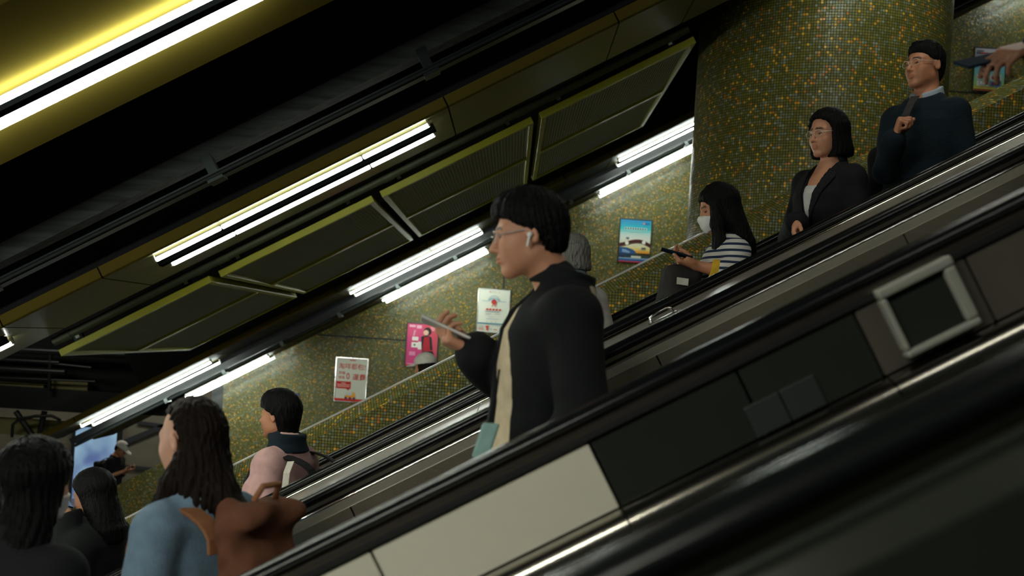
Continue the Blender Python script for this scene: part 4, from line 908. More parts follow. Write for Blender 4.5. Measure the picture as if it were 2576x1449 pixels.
# ---- 1 man reading his phone
p = Person('person in black jacket and cream shirt with earbuds, looking at a white phone', (1327, 588, 2.74), 8, k=1.0, sex='m', hy=-9, hp=9, lean=-5, hoff=(0.085, 0, -0.015), treads=treadsA, skin='skin_a', h=0.0045, seed=3, kh=0.92)
p.set_arm('R', ('px', 1300, 990, 2.98), ('px', 1196, 888, 2.80), D=(0.92, -0.10, 0.36), N=(-0.36, -0.15, 0.9), curl=((38, 42, 30), (40, 45, 30), (42, 45, 30), (45, 45, 30)), thumb=(0.75, 0.10))
p.set_arm('L', (-0.08, 0.25, 1.09), (0.07, 0.20, 0.88), N=(0, -1, 0))
p.build_body(); p.eyes(); p.hair(M['hair_black'], 'short', vol=0.009, amp=0.004, fringe=0.052, nape=-0.066)
p.glasses(M['wire'])
m_ = MB(); a = p.hd((-0.006, 0.088, -0.012)); b = p.hd((0.004, 0.090, -0.045)); m_.ball(p.world(a), 0.0085, M['earbud']); m_.tube([p.world(a), p.world(b)], 0.0042, M['earbud'], 8); m_.build('earbud', p.root, smooth=True)
def wedge_open(T): return np.maximum(np.maximum(np.abs(T[:, 1] - np.interp(T[:, 2], [0.7, 1.0, 1.25, 1.38, 1.45], [0.085, 0.075, 0.05, 0.0, 0.0])) - np.interp(T[:, 2], [0.7, 1.0, 1.25, 1.36, 1.45], [0.065, 0.065, 0.055, 0.045, 0.055]), 0.02 - T[:, 0]), T[:, 2] - 1.44)
p.garment('shirt', M['cream_shirt'], off=0.014, hem=0.78, sleeves=0.3, amp=0.003, neck=0.0)
p.garment('jacket', M['cloth_black'], off=0.025, hem=0.70, sleeves=0.98, amp=0.006, freq=18, flare=0.005, wedge=wedge_open, hem_flare=0.03, collar=(0.38, 0.075, 0.068), shoulder=0.008)
p.trousers(M['trouser'])
p.phone('R', M['phone_white'], 'white phone held flat in the hand of the man with earbuds', along=0.105, up=0.026)
k = p.k; t = thing('pouch', 'small pale teal pouch hanging in front of the cream shirt', 'pouch', tuple(P(1222, 1108, 2.52)))
m_ = MB(); m_.prism([(-0.012, -0.045), (0.012, -0.045), (0.008, 0.045), (-0.008, 0.045)], -0.022, 0.022, M['teal'], lambda s_, y_, n_: P(1222, 1108, 2.52) + Vector((s_ + n_ * 0.25, y_, n_))); m_.build('pouch_body', t, bevel=0.006)
m_ = MB(); m_.tube([P(1230, 1070, 2.52), P(1248, 990, 2.54), P(1256, 930, 2.56)], 0.0035, M['cloth_black'], 6); m_.build('cord', t)
# ---- 2 woman in the blue jumper with a brown rucksack
p = Person('person with long dark hair in a light blue jumper, carrying the brown rucksack', (478, 1102, 2.82), -30, k=0.97, sex='f', hy=4, hp=6, lean=4, treads=treadsA, skin='skin_c', h=0.005, seed=8, kh=0.95)
p.set_arm('L', (0.0, 0.21, 1.10), (0.16, 0.16, 0.98), N=(0, -1, 0), D=(0.8, -0.4, 0)); p.set_arm('R', (0.0, -0.235, 1.10), (0.16, -0.17, 0.98), N=(0, 1, 0))
p.build_body(); p.eyes()
p.hair(M['hair_brown'], 'long', vol=0.0, drop=0.27, amp=0.004, front=-0.062, extra=lambda q: smin(chain(q, [(-0.035, 0.066, -0.05), (-0.015, 0.085, -0.13), (0.025, 0.100, -0.22), (0.06, 0.105, -0.31)], [0.026, 0.036, 0.036, 0.014], 0.02), chain(q, [(-0.06, 0.0, -0.06), (-0.105, 0.0, -0.16), (-0.17, 0.0, -0.235), (-0.20, 0.0, -0.29)], [0.060, 0.056, 0.046, 0.025], 0.03), 0.03))
p.garment('jumper', M['blue_knit'], off=0.026, hem=0.80, sleeves=1.0, amp=0.006, freq=24, flare=0.014, collar=(0.28, 0.072, 0.066), shoulder=0.004)
p.trousers(M['trouser'])
kk = p.k
bc = np.array([-0.205, 0.0, 1.21 * kk + p.dz]); 
t = bag_blob(p, 'rucksack', 'russet brown canvas rucksack on the back of the person in the light blue jumper', 'rucksack', bc, (0.062, 0.110, 0.225), 0.05, M['brown_bag'], amp=0.010, freq=44,
    extra=lambda q: smin(sbox(q, (-0.075, 0.0, -0.07), (0.030, 0.085, 0.10), 0.028), sbox(q, (-0.004, 0, 0.195), (0.064, 0.112, 0.030), 0.026), 0.006), h=0.008)
for sd in ('L', 'R'):
    strap(p, t, over_shoulder(p, sd, 0.03, 0.175, 1.14, -0.15, 1.30, lat=0.092), 0.050, 0.012, M['tan_strap'])
m_ = MB(); m_.tube([p.world(bc + q) for q in ((-0.02, -0.04, 0.235), (-0.04, -0.03, 0.275), (-0.04, 0.03, 0.275), (-0.02, 0.04, 0.235))], 0.009, M['tan_strap'], 8); m_.build('grab_handle', t, smooth=True)
m_ = MB(); m_.box((-0.02, -0.012, -0.016), (0.004, 0.012, 0.016), M['buckle'], lambda a_, b_, c_: p.world(bc + np.array([-0.135 + a_, 0.06 + b_, 0.05 + c_]))); m_.build('buckle', t, bevel=0.003)
# ---- 3 woman at the lower edge, looking away
p = Person('person with dark hair and white face mask in dark coat, cropped by the lower corner', (92, 1214, 2.74), -118, k=0.98, sex='f', hy=12, hp=4, treads=treadsA, skin='skin_c', h=0.0055, seed=12, kh=0.94)
p.hang('L', 0.05, 0.03); p.hang('R', 0.05, 0.03); p.build_body(); p.eyes(); p.hair(M['hair_black'], 'long', vol=0.014, drop=0.30, amp=0.004); p.mask(M['mask'])
p.garment('coat', M['cloth_char'], off=0.036, hem=0.66, sleeves=0.98, amp=0.006, freq=20, flare=0.012, collar=(0.35, 0.082, 0.076), shoulder=0.01, hem_flare=0.03); p.trousers(M['trouser'])
# ---- 4 woman behind, looking at a phone
p = Person('person with long black hair in a black coat, low on the far escalator', (233, 1243, 4.80), -14, k=0.95, sex='f', hp=16, treads=treadsB, skin='skin_a', h=0.0065, seed=15, kh=0.97)
p.set_arm('L', (-0.02, 0.22, 1.10), ('px', 168, 1292, 4.72), D=(0.75, -0.3, 0.55), N=(-0.5, -0.2, 0.8), curl=(35, 40, 30)); p.hang('R', 0.08)
p.build_body(); p.eyes(); p.hair(M['hair_black'], 'long', vol=0.010, drop=0.27, amp=0.003)
p.garment('coat', M['cloth_black'], off=0.036, hem=0.66, sleeves=0.97, amp=0.006, freq=22, flare=0.01, collar=(0.4, 0.085, 0.08), shoulder=0.008, hem_flare=0.03); p.trousers(M['trouser'])
M['lit_screen'] = mat('lit_phone_screen', (0.02, 0.03, 0.05), 0.2, emit=(0.20, 0.34, 0.55), estr=0.35)
p.phone('L', M['phone_dark'], 'phone with a bluish lit screen held by the person in the black coat', screen=M['lit_screen'])
# ---- 5 woman in pink
p = Person('person with short black hair in a dusty pink jacket over a dark quilted scarf', (702, 1043, 4.80), -20, k=1.0, sex='f', hp=2, lean=3, treads=treadsB, skin='skin_b', h=0.006, seed=21, kh=0.90)
p.set_arm('L', (-0.04, 0.25, 1.09), ('px', 652, 1232, 4.62), N=(0, -1, 0)); p.set_arm('R', (0.02, -0.24, 1.10), (0.20, -0.15, 1.0), N=(0, 1, 0))
p.build_body(); p.eyes(); p.hair(M['hair_black'], 'short', vol=0.010, amp=0.003, fringe=0.034, extra=lambda q: smax(cone(q, (-0.04, 0, -0.03), (-0.058, 0, -0.10), 0.072, 0.056), q[:, 0] + 0.030, 0.01))
p.garment('scarf', M['dark_navy'], off=0.044, hem=0.95, sleeves=0.0, sides=(), amp=0.005, freq=30, cut=lambda T: np.where(T[:, 2] > 1.415, -1.0, -0.005 - T[:, 0] + 0.02), collar=(0.55, 0.074, 0.066), h=0.008)
p.garment('jacket', M['pink'], off=0.036, hem=0.78, sleeves=0.97, amp=0.008, freq=17, flare=0.022, cut=lambda T: T[:, 0] - np.interp(T[:, 2], [0.8, 1.1, 1.3, 1.40, 1.5], [0.065, 0.050, 0.030, 0.005, -0.04]), collar=(0.34, 0.088, 0.080), shoulder=0.006, hem_flare=0.02)
p.trousers(M['trouser'])
t = bag_blob(p, 'tote_bag', 'off-white canvas tote bag at the side of the person in pink', 'bag', np.array([-0.155, 0.245, 0.98 * p.k + p.dz]), (0.13, 0.035, 0.17), 0.025, M['white_canvas'], amp=0.004)
strap(p, t, [((-0.145, 0.20, 1.40 + p.dz), (0.1, 0.2, 1)), ((-0.160, 0.25, 1.36 + p.dz), (0, 1, 0.3)), ((-0.165, 0.268, 1.25 + p.dz), (0, 1, 0)), ((-0.165, 0.275, 1.12 + p.dz), (0, 1, 0))], 0.034, 0.006, M['white_canvas'])
t = bag_blob(p, 'backpack', 'black backpack behind the person in pink', 'backpack', np.array([-0.30, 0.02, 1.13 * p.k + p.dz]), (0.095, 0.14, 0.20), 0.06, M['black_bag'], amp=0.006, extra=lambda q: sbox(q, (-0.09, 0.0, -0.07), (0.04, 0.11, 0.09), 0.03))
for sd in ('L', 'R'): strap(p, t, over_shoulder(p, sd, 0.03, 0.13, 1.18, -0.22, 1.30, lat=0.12), 0.05, 0.010, M['black_bag'])
# ---- 6 grey-haired person, seen from behind
p = Person('person with a silver grey bob, half hidden behind the man with earbuds', (1440, 641, 5.20), -62, k=0.93, sex='f', hp=0, treads=treadsB, skin='skin_c', h=0.006, seed=25, kh=0.90)
p.hang('L', 0.05, 0.02); p.hang('R', 0.05, 0.02); p.build_body(); p.eyes(); p.hair(M['hair_grey'], 'bob', vol=0.006, drop=0.095, amp=0.005)
p.garment('jacket', M['grey_knit'], off=0.024, hem=0.75, sleeves=0.96, amp=0.006, freq=20, flare=0.010, hem_flare=0.02); p.garment('collar', M['denim'], off=-0.02, hem=1.33, sleeves=0.01, sides=(), amp=0.001, collar=(0.42, 0.076, 0.072)); p.trousers(M['trouser'])
# ---- 7 woman in stripes
p = Person('person with long black hair and face mask in a striped top, using a phone', (1806, 522, 4.80), 6, k=0.97, sex='f', hp=20, lean=4, hoff=(0.01, 0, -0.01), treads=treadsB, skin='skin_b', h=0.0055, seed=29, kh=0.94)
p.set_arm('L', ('px', 1850, 690, 4.58), ('px', 1752, 668, 4.60), D=(0.94, -0.2, 0.22), N=(-0.30, 0.02, 0.93), curl=((30, 40, 25), (35, 45, 30), (40, 50, 30), (45, 50, 30)), thumb=(0.7, 0.3))
p.set_arm('R', (0.03, -0.21, 1.08), ('px', 1748, 672, 4.76), D=(0.94, 0.25, 0.05), N=(-0.25, 0.6, 0.7), curl=(45, 50, 30))
p.build_body(); p.eyes(); p.mask(M['mask'])
p.hair(M['hair_black'], 'long', vol=0.004, drop=0.30, amp=0.003, front=0.028, extra=lambda q: chain(q, [(0.03, 0.064, 0.03), (0.052, 0.070, -0.08), (0.068, 0.074, -0.20), (0.085, 0.068, -0.36)], [0.026, 0.034, 0.040, 0.016], 0.02))
p.garment('striped_top', M['striped'], off=0.016, hem=0.80, sleeves=0.24, amp=0.004, freq=22, flare=0.010)
a_, e_, w_ = p.arm['L']; c0, c1 = lerp(e_, w_, 0.36), lerp(e_, w_, 0.63)
p.emit('cuff', lambda Pn: np.maximum(cone(Pn, c0, c1, 0.051, 0.047), np.maximum(((Pn - A(*c0)) @ vnorm(np.array(c0) - np.array(c1)).astype(f4)), ((Pn - A(*c1)) @ vnorm(np.array(c1) - np.array(c0)).astype(f4)))), M['yellow_cuff'], lo=np.minimum(c0, c1) - 0.08, hi=np.maximum(c0, c1) + 0.08)
p.trousers(M['trouser'])
p.phone('L', M['phone_dark'], 'dark phone held in both hands of the person in the striped top', along=0.115, up=0.03, lat=0.01)
bc = p.loc(('px', 1712, 722, 4.68))
t = bag_blob(p, 'handbag', 'black handbag with a white label, hanging from the arm of the person in stripes', 'bag', bc, (0.095, 0.075, 0.105), 0.045, M['char_bag'], amp=0.005, extra=lambda q: sbox(q, (0.0, 0.0, -0.12), (0.11, 0.08, 0.10), 0.05))
hp_ = lambda x, y, d: p.loc(('px', x, y, d))
m_ = MB(); m_.tube([p.world(hp_(x, y, 4.66)) for x, y in ((1668, 745), (1676, 705), (1700, 676), (1730, 668), (1752, 682), (1758, 715))], 0.011, M['black_bag'], 8); m_.build('handle', t, smooth=True)
m_ = MB(); m_.box((-0.027, -0.003, -0.016), (0.027, 0.0, 0.016), M['white_canvas'], lambda a_, b_, c_: P(1717, 708, 4.575) + Vector((a_, b_, c_ - a_ * 0.08))); tag(m_.build('luggage_label', t), 'white printed label')
# ---- 8 woman in the black suit
p = Person('person with a black bob in a black suit jacket over a white top', (2080, 336, 4.80), 32, k=0.97, sex='f', hy=-4, hp=7, treads=treadsB, skin='skin_a', h=0.0055, seed=33, kh=0.93)
p.set_arm('L', (-0.02, 0.215, 1.09), (0.14, 0.05, 0.86), N=(0, -0.6, -0.5), curl=(30, 40, 25)); p.set_arm('R', (0.0, -0.215, 1.08), ('px', 2003, 558, 4.66), D=(0.35, 0.35, -0.85), N=(-0.3, 0.6, 0.1), curl=(35, 40, 25))
p.build_body(); p.eyes(); p.hair(M['hair_black'], 'bob', vol=0.012, drop=0.128, amp=0.0025); p.glasses(M['wire'])
def wedge_v(T): return np.maximum(np.maximum(np.abs(T[:, 1]) - np.interp(T[:, 2], [1.10, 1.36, 1.43, 1.48], [0.0, 0.050, 0.062, 0.075]), 0.0 - T[:, 0]), 1.10 - T[:, 2])
p.garment('top', M['shirt_white'], off=0.010, hem=0.85, sleeves=0.05, amp=0.002, neck=-0.075)
p.garment('jacket', M['cloth_black'], off=0.018, hem=0.74, sleeves=0.97, amp=0.004, freq=20, flare=0.010, wedge=wedge_v, shoulder=0.010, hem_flare=0.02, collar=(0.18, 0.080, 0.074))
p.trousers(M['trouser'])
# lapels lie on the jacket front
for sg, nm in ((1, 'lapel'), (-1, 'lapel')):
    def lap(Pn, sg=sg):
        T = p.itl(Pn) / p.k; d = loft(p.itl(Pn), p.tab) - 0.025; d = np.abs(d) - 0.004
        e = np.interp(T[:, 2], [1.10, 1.36, 1.43], [0.002, 0.052, 0.064]); y = sg * T[:, 1]
        d = np.maximum(d, e - y); d = np.maximum(d, y - e - np.interp(T[:, 2], [1.10, 1.30, 1.36, 1.44], [0.0, 0.05, 0.062, 0.03])); return np.maximum(np.maximum(d, 0.03 - T[:, 0]), np.maximum(1.10 - T[:, 2], T[:, 2] - 1.41)).astype(f4)
    p.emit(nm, lap, M['cloth_char'], lo=(0.0, -0.2, 1.05 * p.k + p.dz), hi=(0.22, 0.2, 1.46 * p.k + p.dz), h=0.005)
# ---- 9 man in the navy jumper
p = Person('person with glasses in a navy jumper over a pale collar, gripping a shoulder strap', (2324, 164, 4.80), 38, k=0.98, sex='m', hy=-14, hp=1, treads=treadsB, skin='skin_b', h=0.0055, seed=37, kh=0.92)
p.set_arm('R', ('px', 2230, 430, 4.72), ('px', 2252, 350, 4.50), D=(0.05, 0.25, 0.95), N=(-0.55, 0.80, 0.1), curl=((75, 85, 50),) * 4, thumb=(0.8, 0.1)); p.set_arm('L', (-0.05, 0.205, 1.08), (0.05, 0.19, 0.85), N=(0, -1, 0))
p.build_body(); p.eyes(); p.hair(M['hair_black'], 'short', vol=0.002, amp=0.003); p.glasses(M['wire'])
p.garment('jumper', M['navy'], off=0.013, hem=0.80, sleeves=0.97, amp=0.006, freq=18, flare=0.010, hem_flare=0.01)
def collar_f(Pn):
    T = p.itl(Pn); nb = A(*(p.tl((-0.022 * p.k, 0, 1.40 * p.k)) + [0, 0, p.dz])); tp = p.hd((-0.03, 0, -0.06)); d = cone(Pn, nb, lerp(nb, tp, 0.58), 0.088, 0.073)
    u = T[:, 2] / p.k; f = T[:, 0] / p.k; y = np.abs(T[:, 1]) / p.k
    d = np.maximum(d, u - (1.492 - 0.55 * np.maximum(f + 0.03, 0) )); d = np.maximum(d, (1.405 - 0.55 * np.maximum(f, 0) + 0.02 * (y > 0.035)) - u); return np.maximum(d, -np.maximum(y - 0.016 - 0.25 * (1.44 - u), 0.02 - f)).astype(f4)
p.emit('shirt_collar', collar_f, M['shirt_blue'], lo=p.C - [0.2, 0.2, 0.32], hi=p.C + [0.2, 0.2, 0.05], h=0.005); p.trousers(M['trouser'])
t = bag_blob(p, 'shoulder_bag', 'black shoulder bag at the hip of the person in the navy jumper', 'bag', p.loc(('px', 2232, 452, 5.0)), (0.11, 0.06, 0.15), 0.05, M['black_bag'], amp=0.006)
strap(p, t, [(p.loc(('px', 2302, 250, 4.72)) + [0.0, 0, 0.012], (0, 0, 1)), (p.loc(('px', 2292, 262, 4.60)), (1, 0, 0.6)), (p.loc(('px', 2281, 285, 4.535)), (1, 0, 0.15)), (p.loc(('px', 2272, 312, 4.50)), (1, 0, 0)), (p.loc(('px', 2262, 380, 4.55)), (1, 0, 0)), (p.loc(('px', 2245, 430, 4.8)), (1, 0, 0))], 0.042, 0.005, M['char_bag'])
# ---- 10 person beyond the right edge; only the hand with the phone shows
p = Person('person beyond the picture edge, of whom only a hand with a dark phone shows', (2975, -195, 2.75), 0, k=1.0, sex='m', hp=14, treads=treadsA, skin='skin_d', h=0.006, seed=41)
p.set_arm('L', (0.02, 0.25, 1.10), ('px', 2612, 118, 2.60), D=(0.93, 0.12, -0.30), N=(-0.25, -0.45, -0.80), curl=((22, 35, 22), (28, 40, 25), (32, 42, 25), (36, 45, 25)), thumb=(0.55, 0.45)); p.hang('R')
p.build_body(); p.eyes(); p.hair(M['hair_black'], 'short', vol=0.008, h=0.008)
p.garment('jacket', M['cloth_char'], off=0.026, hem=0.76, sleeves=0.95, amp=0.005, freq=20, flare=0.01, collar=(0.3, 0.08, 0.075)); p.trousers(M['trouser'])
p.phone('L', M['phone_dark'], 'dark phone in the hand reaching in at the upper right edge', along=0.135, up=0.014, lat=0.040, size=(0.125, 0.068, 0.008), screen=M['phone_dark'])
# ---- 11 person in the white cap on the lower concourse
p = Person('person in a white cap and black t-shirt looking at a phone on the lower concourse', (306, 1129, 17.3), 172, k=1.0, sex='m', hp=32, hoff=(0.05, 0, -0.02), lean=4, foot_z=FZ, skin='skin_b', h=0.009, seed=44)
p.set_arm('R', (0.02, -0.22, 1.10), (0.25, -0.10, 1.20), D=(0.9, 0.2, 0.35), N=(-0.3, 0.2, 0.9), curl=(35, 40, 30)); p.set_arm('L', (0.02, 0.22, 1.10), (0.24, 0.10, 1.19), D=(0.9, -0.2, 0.35), N=(-0.3, -0.2, 0.9), curl=(35, 40, 30))
p.build_body(); p.eyes(); p.hair(M['hair_black'], 'short', vol=0.002, h=0.009)
p.garment('t_shirt', M['cloth_black'], off=0.022, hem=0.82, sleeves=0.02, amp=0.005, freq=20, h=0.010)
def capf(Pn):
    q = (((Pn - p.C.astype(f4)) @ p.HF.astype(f4)) / p.kh).astype(f4); d = np.maximum(ell(q, (-0.014, 0, 0.040), (0.118, 0.098, 0.100)), 0.022 - q[:, 2])
    return smin(d, np.maximum(ell(q, (0.115, 0, 0.020), (0.085, 0.075, 0.016)), 0.05 - q[:, 0]), 0.008) * p.kh
p.emit('cap', capf, M['cap'], lo=p.C - 0.25, hi=p.C + 0.28, h=0.008); p.trousers(M['trouser'])
p.phone('R', M['phone_dark'], 'phone held by the person in the white cap', along=0.11, up=0.026)
t = bag_blob(p, 'backpack', 'black backpack worn by the person in the white cap', 'backpack', np.array([-0.24, 0.0, 1.13 + p.dz]), (0.08, 0.14, 0.20), 0.05, M['black_bag'], h=0.012)
for sd in ('L', 'R'): strap(p, t, over_shoulder(p, sd, 0.03, 0.13, 1.15, -0.17, 1.28, lat=0.11), 0.045, 0.010, M['black_bag'])
print('PEOPLE', round(_time.perf_counter() - _t0, 1), 's')
# ================================================================ POSTERS ON THE MOSAIC WALL
_cm = {}
def ink(c):
    c = tuple(round(x, 3) for x in c)
    if c not in _cm: _cm[c] = mat('print_ink', c, 0.45, spec=0.3)
    return _cm[c]
def lin(r, g, b): return tuple(((x / 255) / 12.92 if x / 255 <= 0.04045 else ((x / 255 + 0.055) / 1.055) ** 2.4) for x in (r, g, b))
def text_mesh(s_, size):
    cu = bpy.data.curves.new('text', 'FONT'); cu.body = s_; cu.size = size; cu.offset = size * 0.007; cu.align_x = 'LEFT'; cu.resolution_u = 2
    ob = bpy.data.objects.new('text', cu); COL.objects.link(ob); dg = bpy.context.evaluated_depsgraph_get()
    me = bpy.data.meshes.new_from_object(ob.evaluated_get(dg)); vs = [tuple(v.co) for v in me.vertices]; fs = [tuple(p_.vertices) for p_ in me.polygons]
    bpy.data.objects.remove(ob); bpy.data.curves.remove(cu); bpy.data.meshes.remove(me); return vs, fs
class Poster:
    def __init__(s, px, py, label, wpx=82, hpx=112, frame=None, d=WALL_Y - 0.022):
        o = P(px, py, d); s.w, s.h = wpx / F_PX * d, hpx / F_PX * d; s.o = o; s.layer = 0
        s.t = thing('poster', label, 'poster', tuple(o + Vector((s.w / 2, 0.01, -s.h))), 'posters on the mosaic wall'); s.mb = MB(); fw = 0.016; fr = frame or M['bright']; m_ = MB(); x, y, z = o
        for a, b in (((0, 0), (s.w, fw)), ((0, s.h - fw), (s.w, s.h)), ((0, fw), (fw, s.h - fw)), ((s.w - fw, fw), (s.w, s.h - fw))):
            m_.box((x + a[0], y - 0.006, z - b[1]), (x + b[0], y + 0.022, z - a[1]), fr)
        m_.build('frame', s.t, bevel=0.004)
        s.fw = fw
    def pt(s, u, v): return Vector((s.o.x + s.fw + u * (s.w - 2 * s.fw), s.o.y + 0.004 - s.layer * 0.0005, s.o.z - s.fw - v * (s.h - 2 * s.fw)))
    def poly(s, pts, c): s.layer += 1; s.mb.add([s.pt(*p_) for p_ in reversed(pts)], [tuple(range(len(pts)))], ink(lin(*c)))
    def rect(s, u0, v0, u1, v1, c): s.poly([(u0, v0), (u1, v0), (u1, v1), (u0, v1)], c)
    def disc(s, u, v, r, c, ry=None, n=20, a0=0, a1=360):
        ry = ry or r * s.w / s.h; s.poly([(u + r * math.cos(math.radians(a0 + (a1 - a0) * i / n)), v - ry * math.sin(math.radians(a0 + (a1 - a0) * i / n))) for i in range(n if a1 - a0 == 360 else n + 1)], c)
    def text(s, tx, u, v, size, c, sx=1.0):
        s.layer += 1; vs, fs = text_mesh(tx, size); k = s.h - 2 * s.fw; b = s.pt(u, v)
        s.mb.add([b + Vector((x * sx, 0, y)) for x, y, z in vs], fs, ink(lin(*c)))
    def band(s, fn, w_, c, n=24):
        s.layer += 1; top = [(i / n, fn(i / n) - w_ / 2) for i in range(n + 1)]; bot = [(i / n, fn(i / n) + w_ / 2) for i in range(n, -1, -1)]
        vs = [s.pt(*p_) for p_ in top + bot[::-1]]; fs = [(i, i + 1, n + 2 + i, n + 1 + i) for i in range(n)]; s.mb.add(vs, fs, ink(lin(*c)))
    def done(s): s.mb.build('printed_sheet', s.t, fix=False)
# red and white
q = Poster(846, 897, 'white poster with big red Chinese lettering beside the seam of the mosaic wall')
q.rect(0, 0, 1, 1, (205, 205, 190)); q.rect(0.42, 0.03, 0.62, 0.055, (190, 90, 80))
R_ = (190, 35, 25); f_ = q.w * 0.205
q.text('淘咩都包', 0.06, 0.245, f_ * 0.98, R_, 0.98); q.text('!', 0.90, 0.245, f_, R_)
q.text('拼箱', 0.08, 0.375, f_ * 0.50, R_); q.text('傢俬', 0.08, 0.485, f_ * 0.50, R_); q.text('0', 0.33, 0.49, f_ * 1.35, R_, 0.82); q.text('運費', 0.53, 0.49, f_ * 1.02, R_)
q.rect(0.02, 0.545, 0.50, 0.715, (185, 30, 25)); q.poly([(0.34, 0.71), (0.47, 0.71), (0.43, 0.755)], (185, 30, 25))
for v_, a_, b_ in ((0.578, 0.19, 0.33), (0.615, 0.05, 0.47), (0.655, 0.06, 0.46)): q.rect(a_, v_, b_, v_ + 0.018, (222, 170, 160))
q.rect(0, 0.945, 1, 1, (200, 40, 25)); q.rect(0.34, 0.80, 0.56, 0.865, (196, 196, 200)); q.rect(0.32, 0.865, 0.66, 0.93, (226, 150, 40)); q.poly([(0.56, 0.78), (0.64, 0.80), (0.66, 0.865), (0.56, 0.865)], (230, 160, 60))
for u_ in (0.36, 0.50, 0.63): q.disc(u_, 0.935, 0.042, (70, 50, 90))
q.done()
# pink
q = Poster(1024, 810, 'pink poster with a figure in a red dress, behind the raised phone', frame=M['darkmetal'])
q.rect(0, 0, 1, 1, (205, 70, 125)); q.rect(0.0, 0.0, 1.0, 0.30, (208, 78, 120)); q.poly([(0.55, 0), (1, 0), (1, 0.75), (0.5, 0.75)], (200, 75, 95))
q.rect(0.06, 0.035, 0.26, 0.085, (232, 170, 190)); q.rect(0.30, 0.035, 0.46, 0.11, (232, 170, 190)); q.disc(0.83, 0.09, 0.09, (222, 130, 140))
q.rect(0.17, 0.31, 0.37, 0.40, (225, 215, 210)); q.rect(0.17, 0.40, 0.37, 0.43, (190, 40, 70)); q.rect(0.16, 0.44, 0.42, 0.56, (225, 218, 212)); q.rect(0.37, 0.42, 0.50, 0.60, (222, 215, 210)); q.poly([(0.22, 0.15), (0.28, 0.16), (0.24, 0.29), (0.19, 0.29)], (215, 150, 165)); q.disc(0.26, 0.50, 0.035, (90, 95, 90))
q.disc(0.66, 0.17, 0.13, (40, 28, 28)); q.disc(0.61, 0.20, 0.085, (222, 178, 158)); q.poly([(0.46, 0.30), (0.62, 0.26), (0.80, 0.30), (0.86, 0.60), (0.50, 0.64)], (40, 34, 36)); q.poly([(0.56, 0.30), (0.72, 0.30), (0.78, 0.62), (0.52, 0.62)], (170, 30, 50)); q.poly([(0.5, 0.66), (0.86, 0.62), (0.98, 0.80), (0.6, 0.82)], (30, 28, 32))
q.rect(0.10, 0.66, 0.30, 0.75, (220, 140, 175)); q.rect(0, 0.965, 1, 1, (190, 35, 65)); q.rect(0.05, 0.94, 0.28, 0.96, (225, 160, 180)); q.done()
# white sports day
q = Poster(1204, 724, 'white poster with a red shirt and a blue line, near the man with earbuds')
q.rect(0, 0, 1, 1, (222, 224, 210)); q.disc(0.36, 0.055, 0.022, (190, 90, 80)); q.rect(0.40, 0.05, 0.56, 0.062, (180, 180, 170)); q.disc(0.65, 0.06, 0.02, (205, 180, 165))
for i in range(15):
    a = math.radians(160 - i * 10); u_, v_ = 0.5 + 0.20 * math.cos(a), 0.30 - 0.155 * math.sin(a); q.rect(u_ - 0.012, v_ - 0.010, u_ + 0.012, v_ + 0.010, (120, 165, 175))
for i in range(13):
    a = math.radians(150 - i * 10); u_, v_ = 0.5 + 0.165 * math.cos(a), 0.30 - 0.105 * math.sin(a); q.rect(u_ - 0.02, v_ - 0.006, u_ + 0.02, v_ + 0.006, (60, 140, 165))
q.rect(0.10, 0.265, 0.38, 0.275, (140, 175, 185)); q.rect(0.62, 0.265, 0.90, 0.275, (140, 175, 185)); q.disc(0.50, 0.285, 0.085, (60, 60, 120)); q.disc(0.505, 0.295, 0.078, (205, 60, 40)); q.poly([(0.42, 0.40), (0.46, 0.34), (0.54, 0.34), (0.59, 0.40), (0.56, 0.40), (0.50, 0.36), (0.45, 0.40)], (200, 130, 110))
for i in range(5): q.poly([(0.245 + i * 0.105, 0.485), (0.265 + i * 0.105, 0.445), (0.335 + i * 0.105, 0.445), (0.315 + i * 0.105, 0.485)], (200, 55, 35))
q.rect(0.23, 0.512, 0.70, 0.524, (70, 120, 140)); q.rect(0.24, 0.56, 0.44, 0.572, (150, 165, 160)); q.rect(0.53, 0.56, 0.72, 0.572, (150, 165, 160)); q.rect(0.24, 0.59, 0.40, 0.60, (170, 178, 170)); q.rect(0.36, 0.64, 0.54, 0.648, (215, 160, 150)); q.rect(0.28, 0.685, 0.68, 0.693, (110, 150, 160))
for u_ in (0.31, 0.46, 0.6): q.disc(u_, 0.755, 0.022, (205, 190, 175))
q.rect(0, 0.785, 1, 0.812, (40, 125, 155)); q.poly([(0.27, 0.865), (0.31, 0.85), (0.35, 0.85), (0.39, 0.865), (0.385, 0.895), (0.36, 0.885), (0.355, 0.96), (0.305, 0.96), (0.30, 0.885), (0.275, 0.895)], (200, 50, 30))
for i in range(4): q.rect(0.04, 0.862 + i * 0.026, 0.22, 0.876 + i * 0.026, (205, 140, 125) if i > 1 else (190, 180, 170))
q.disc(0.46, 0.93, 0.02, (130, 140, 130)); q.rect(0.54, 0.925, 0.66, 0.945, (205, 110, 95)); q.done()
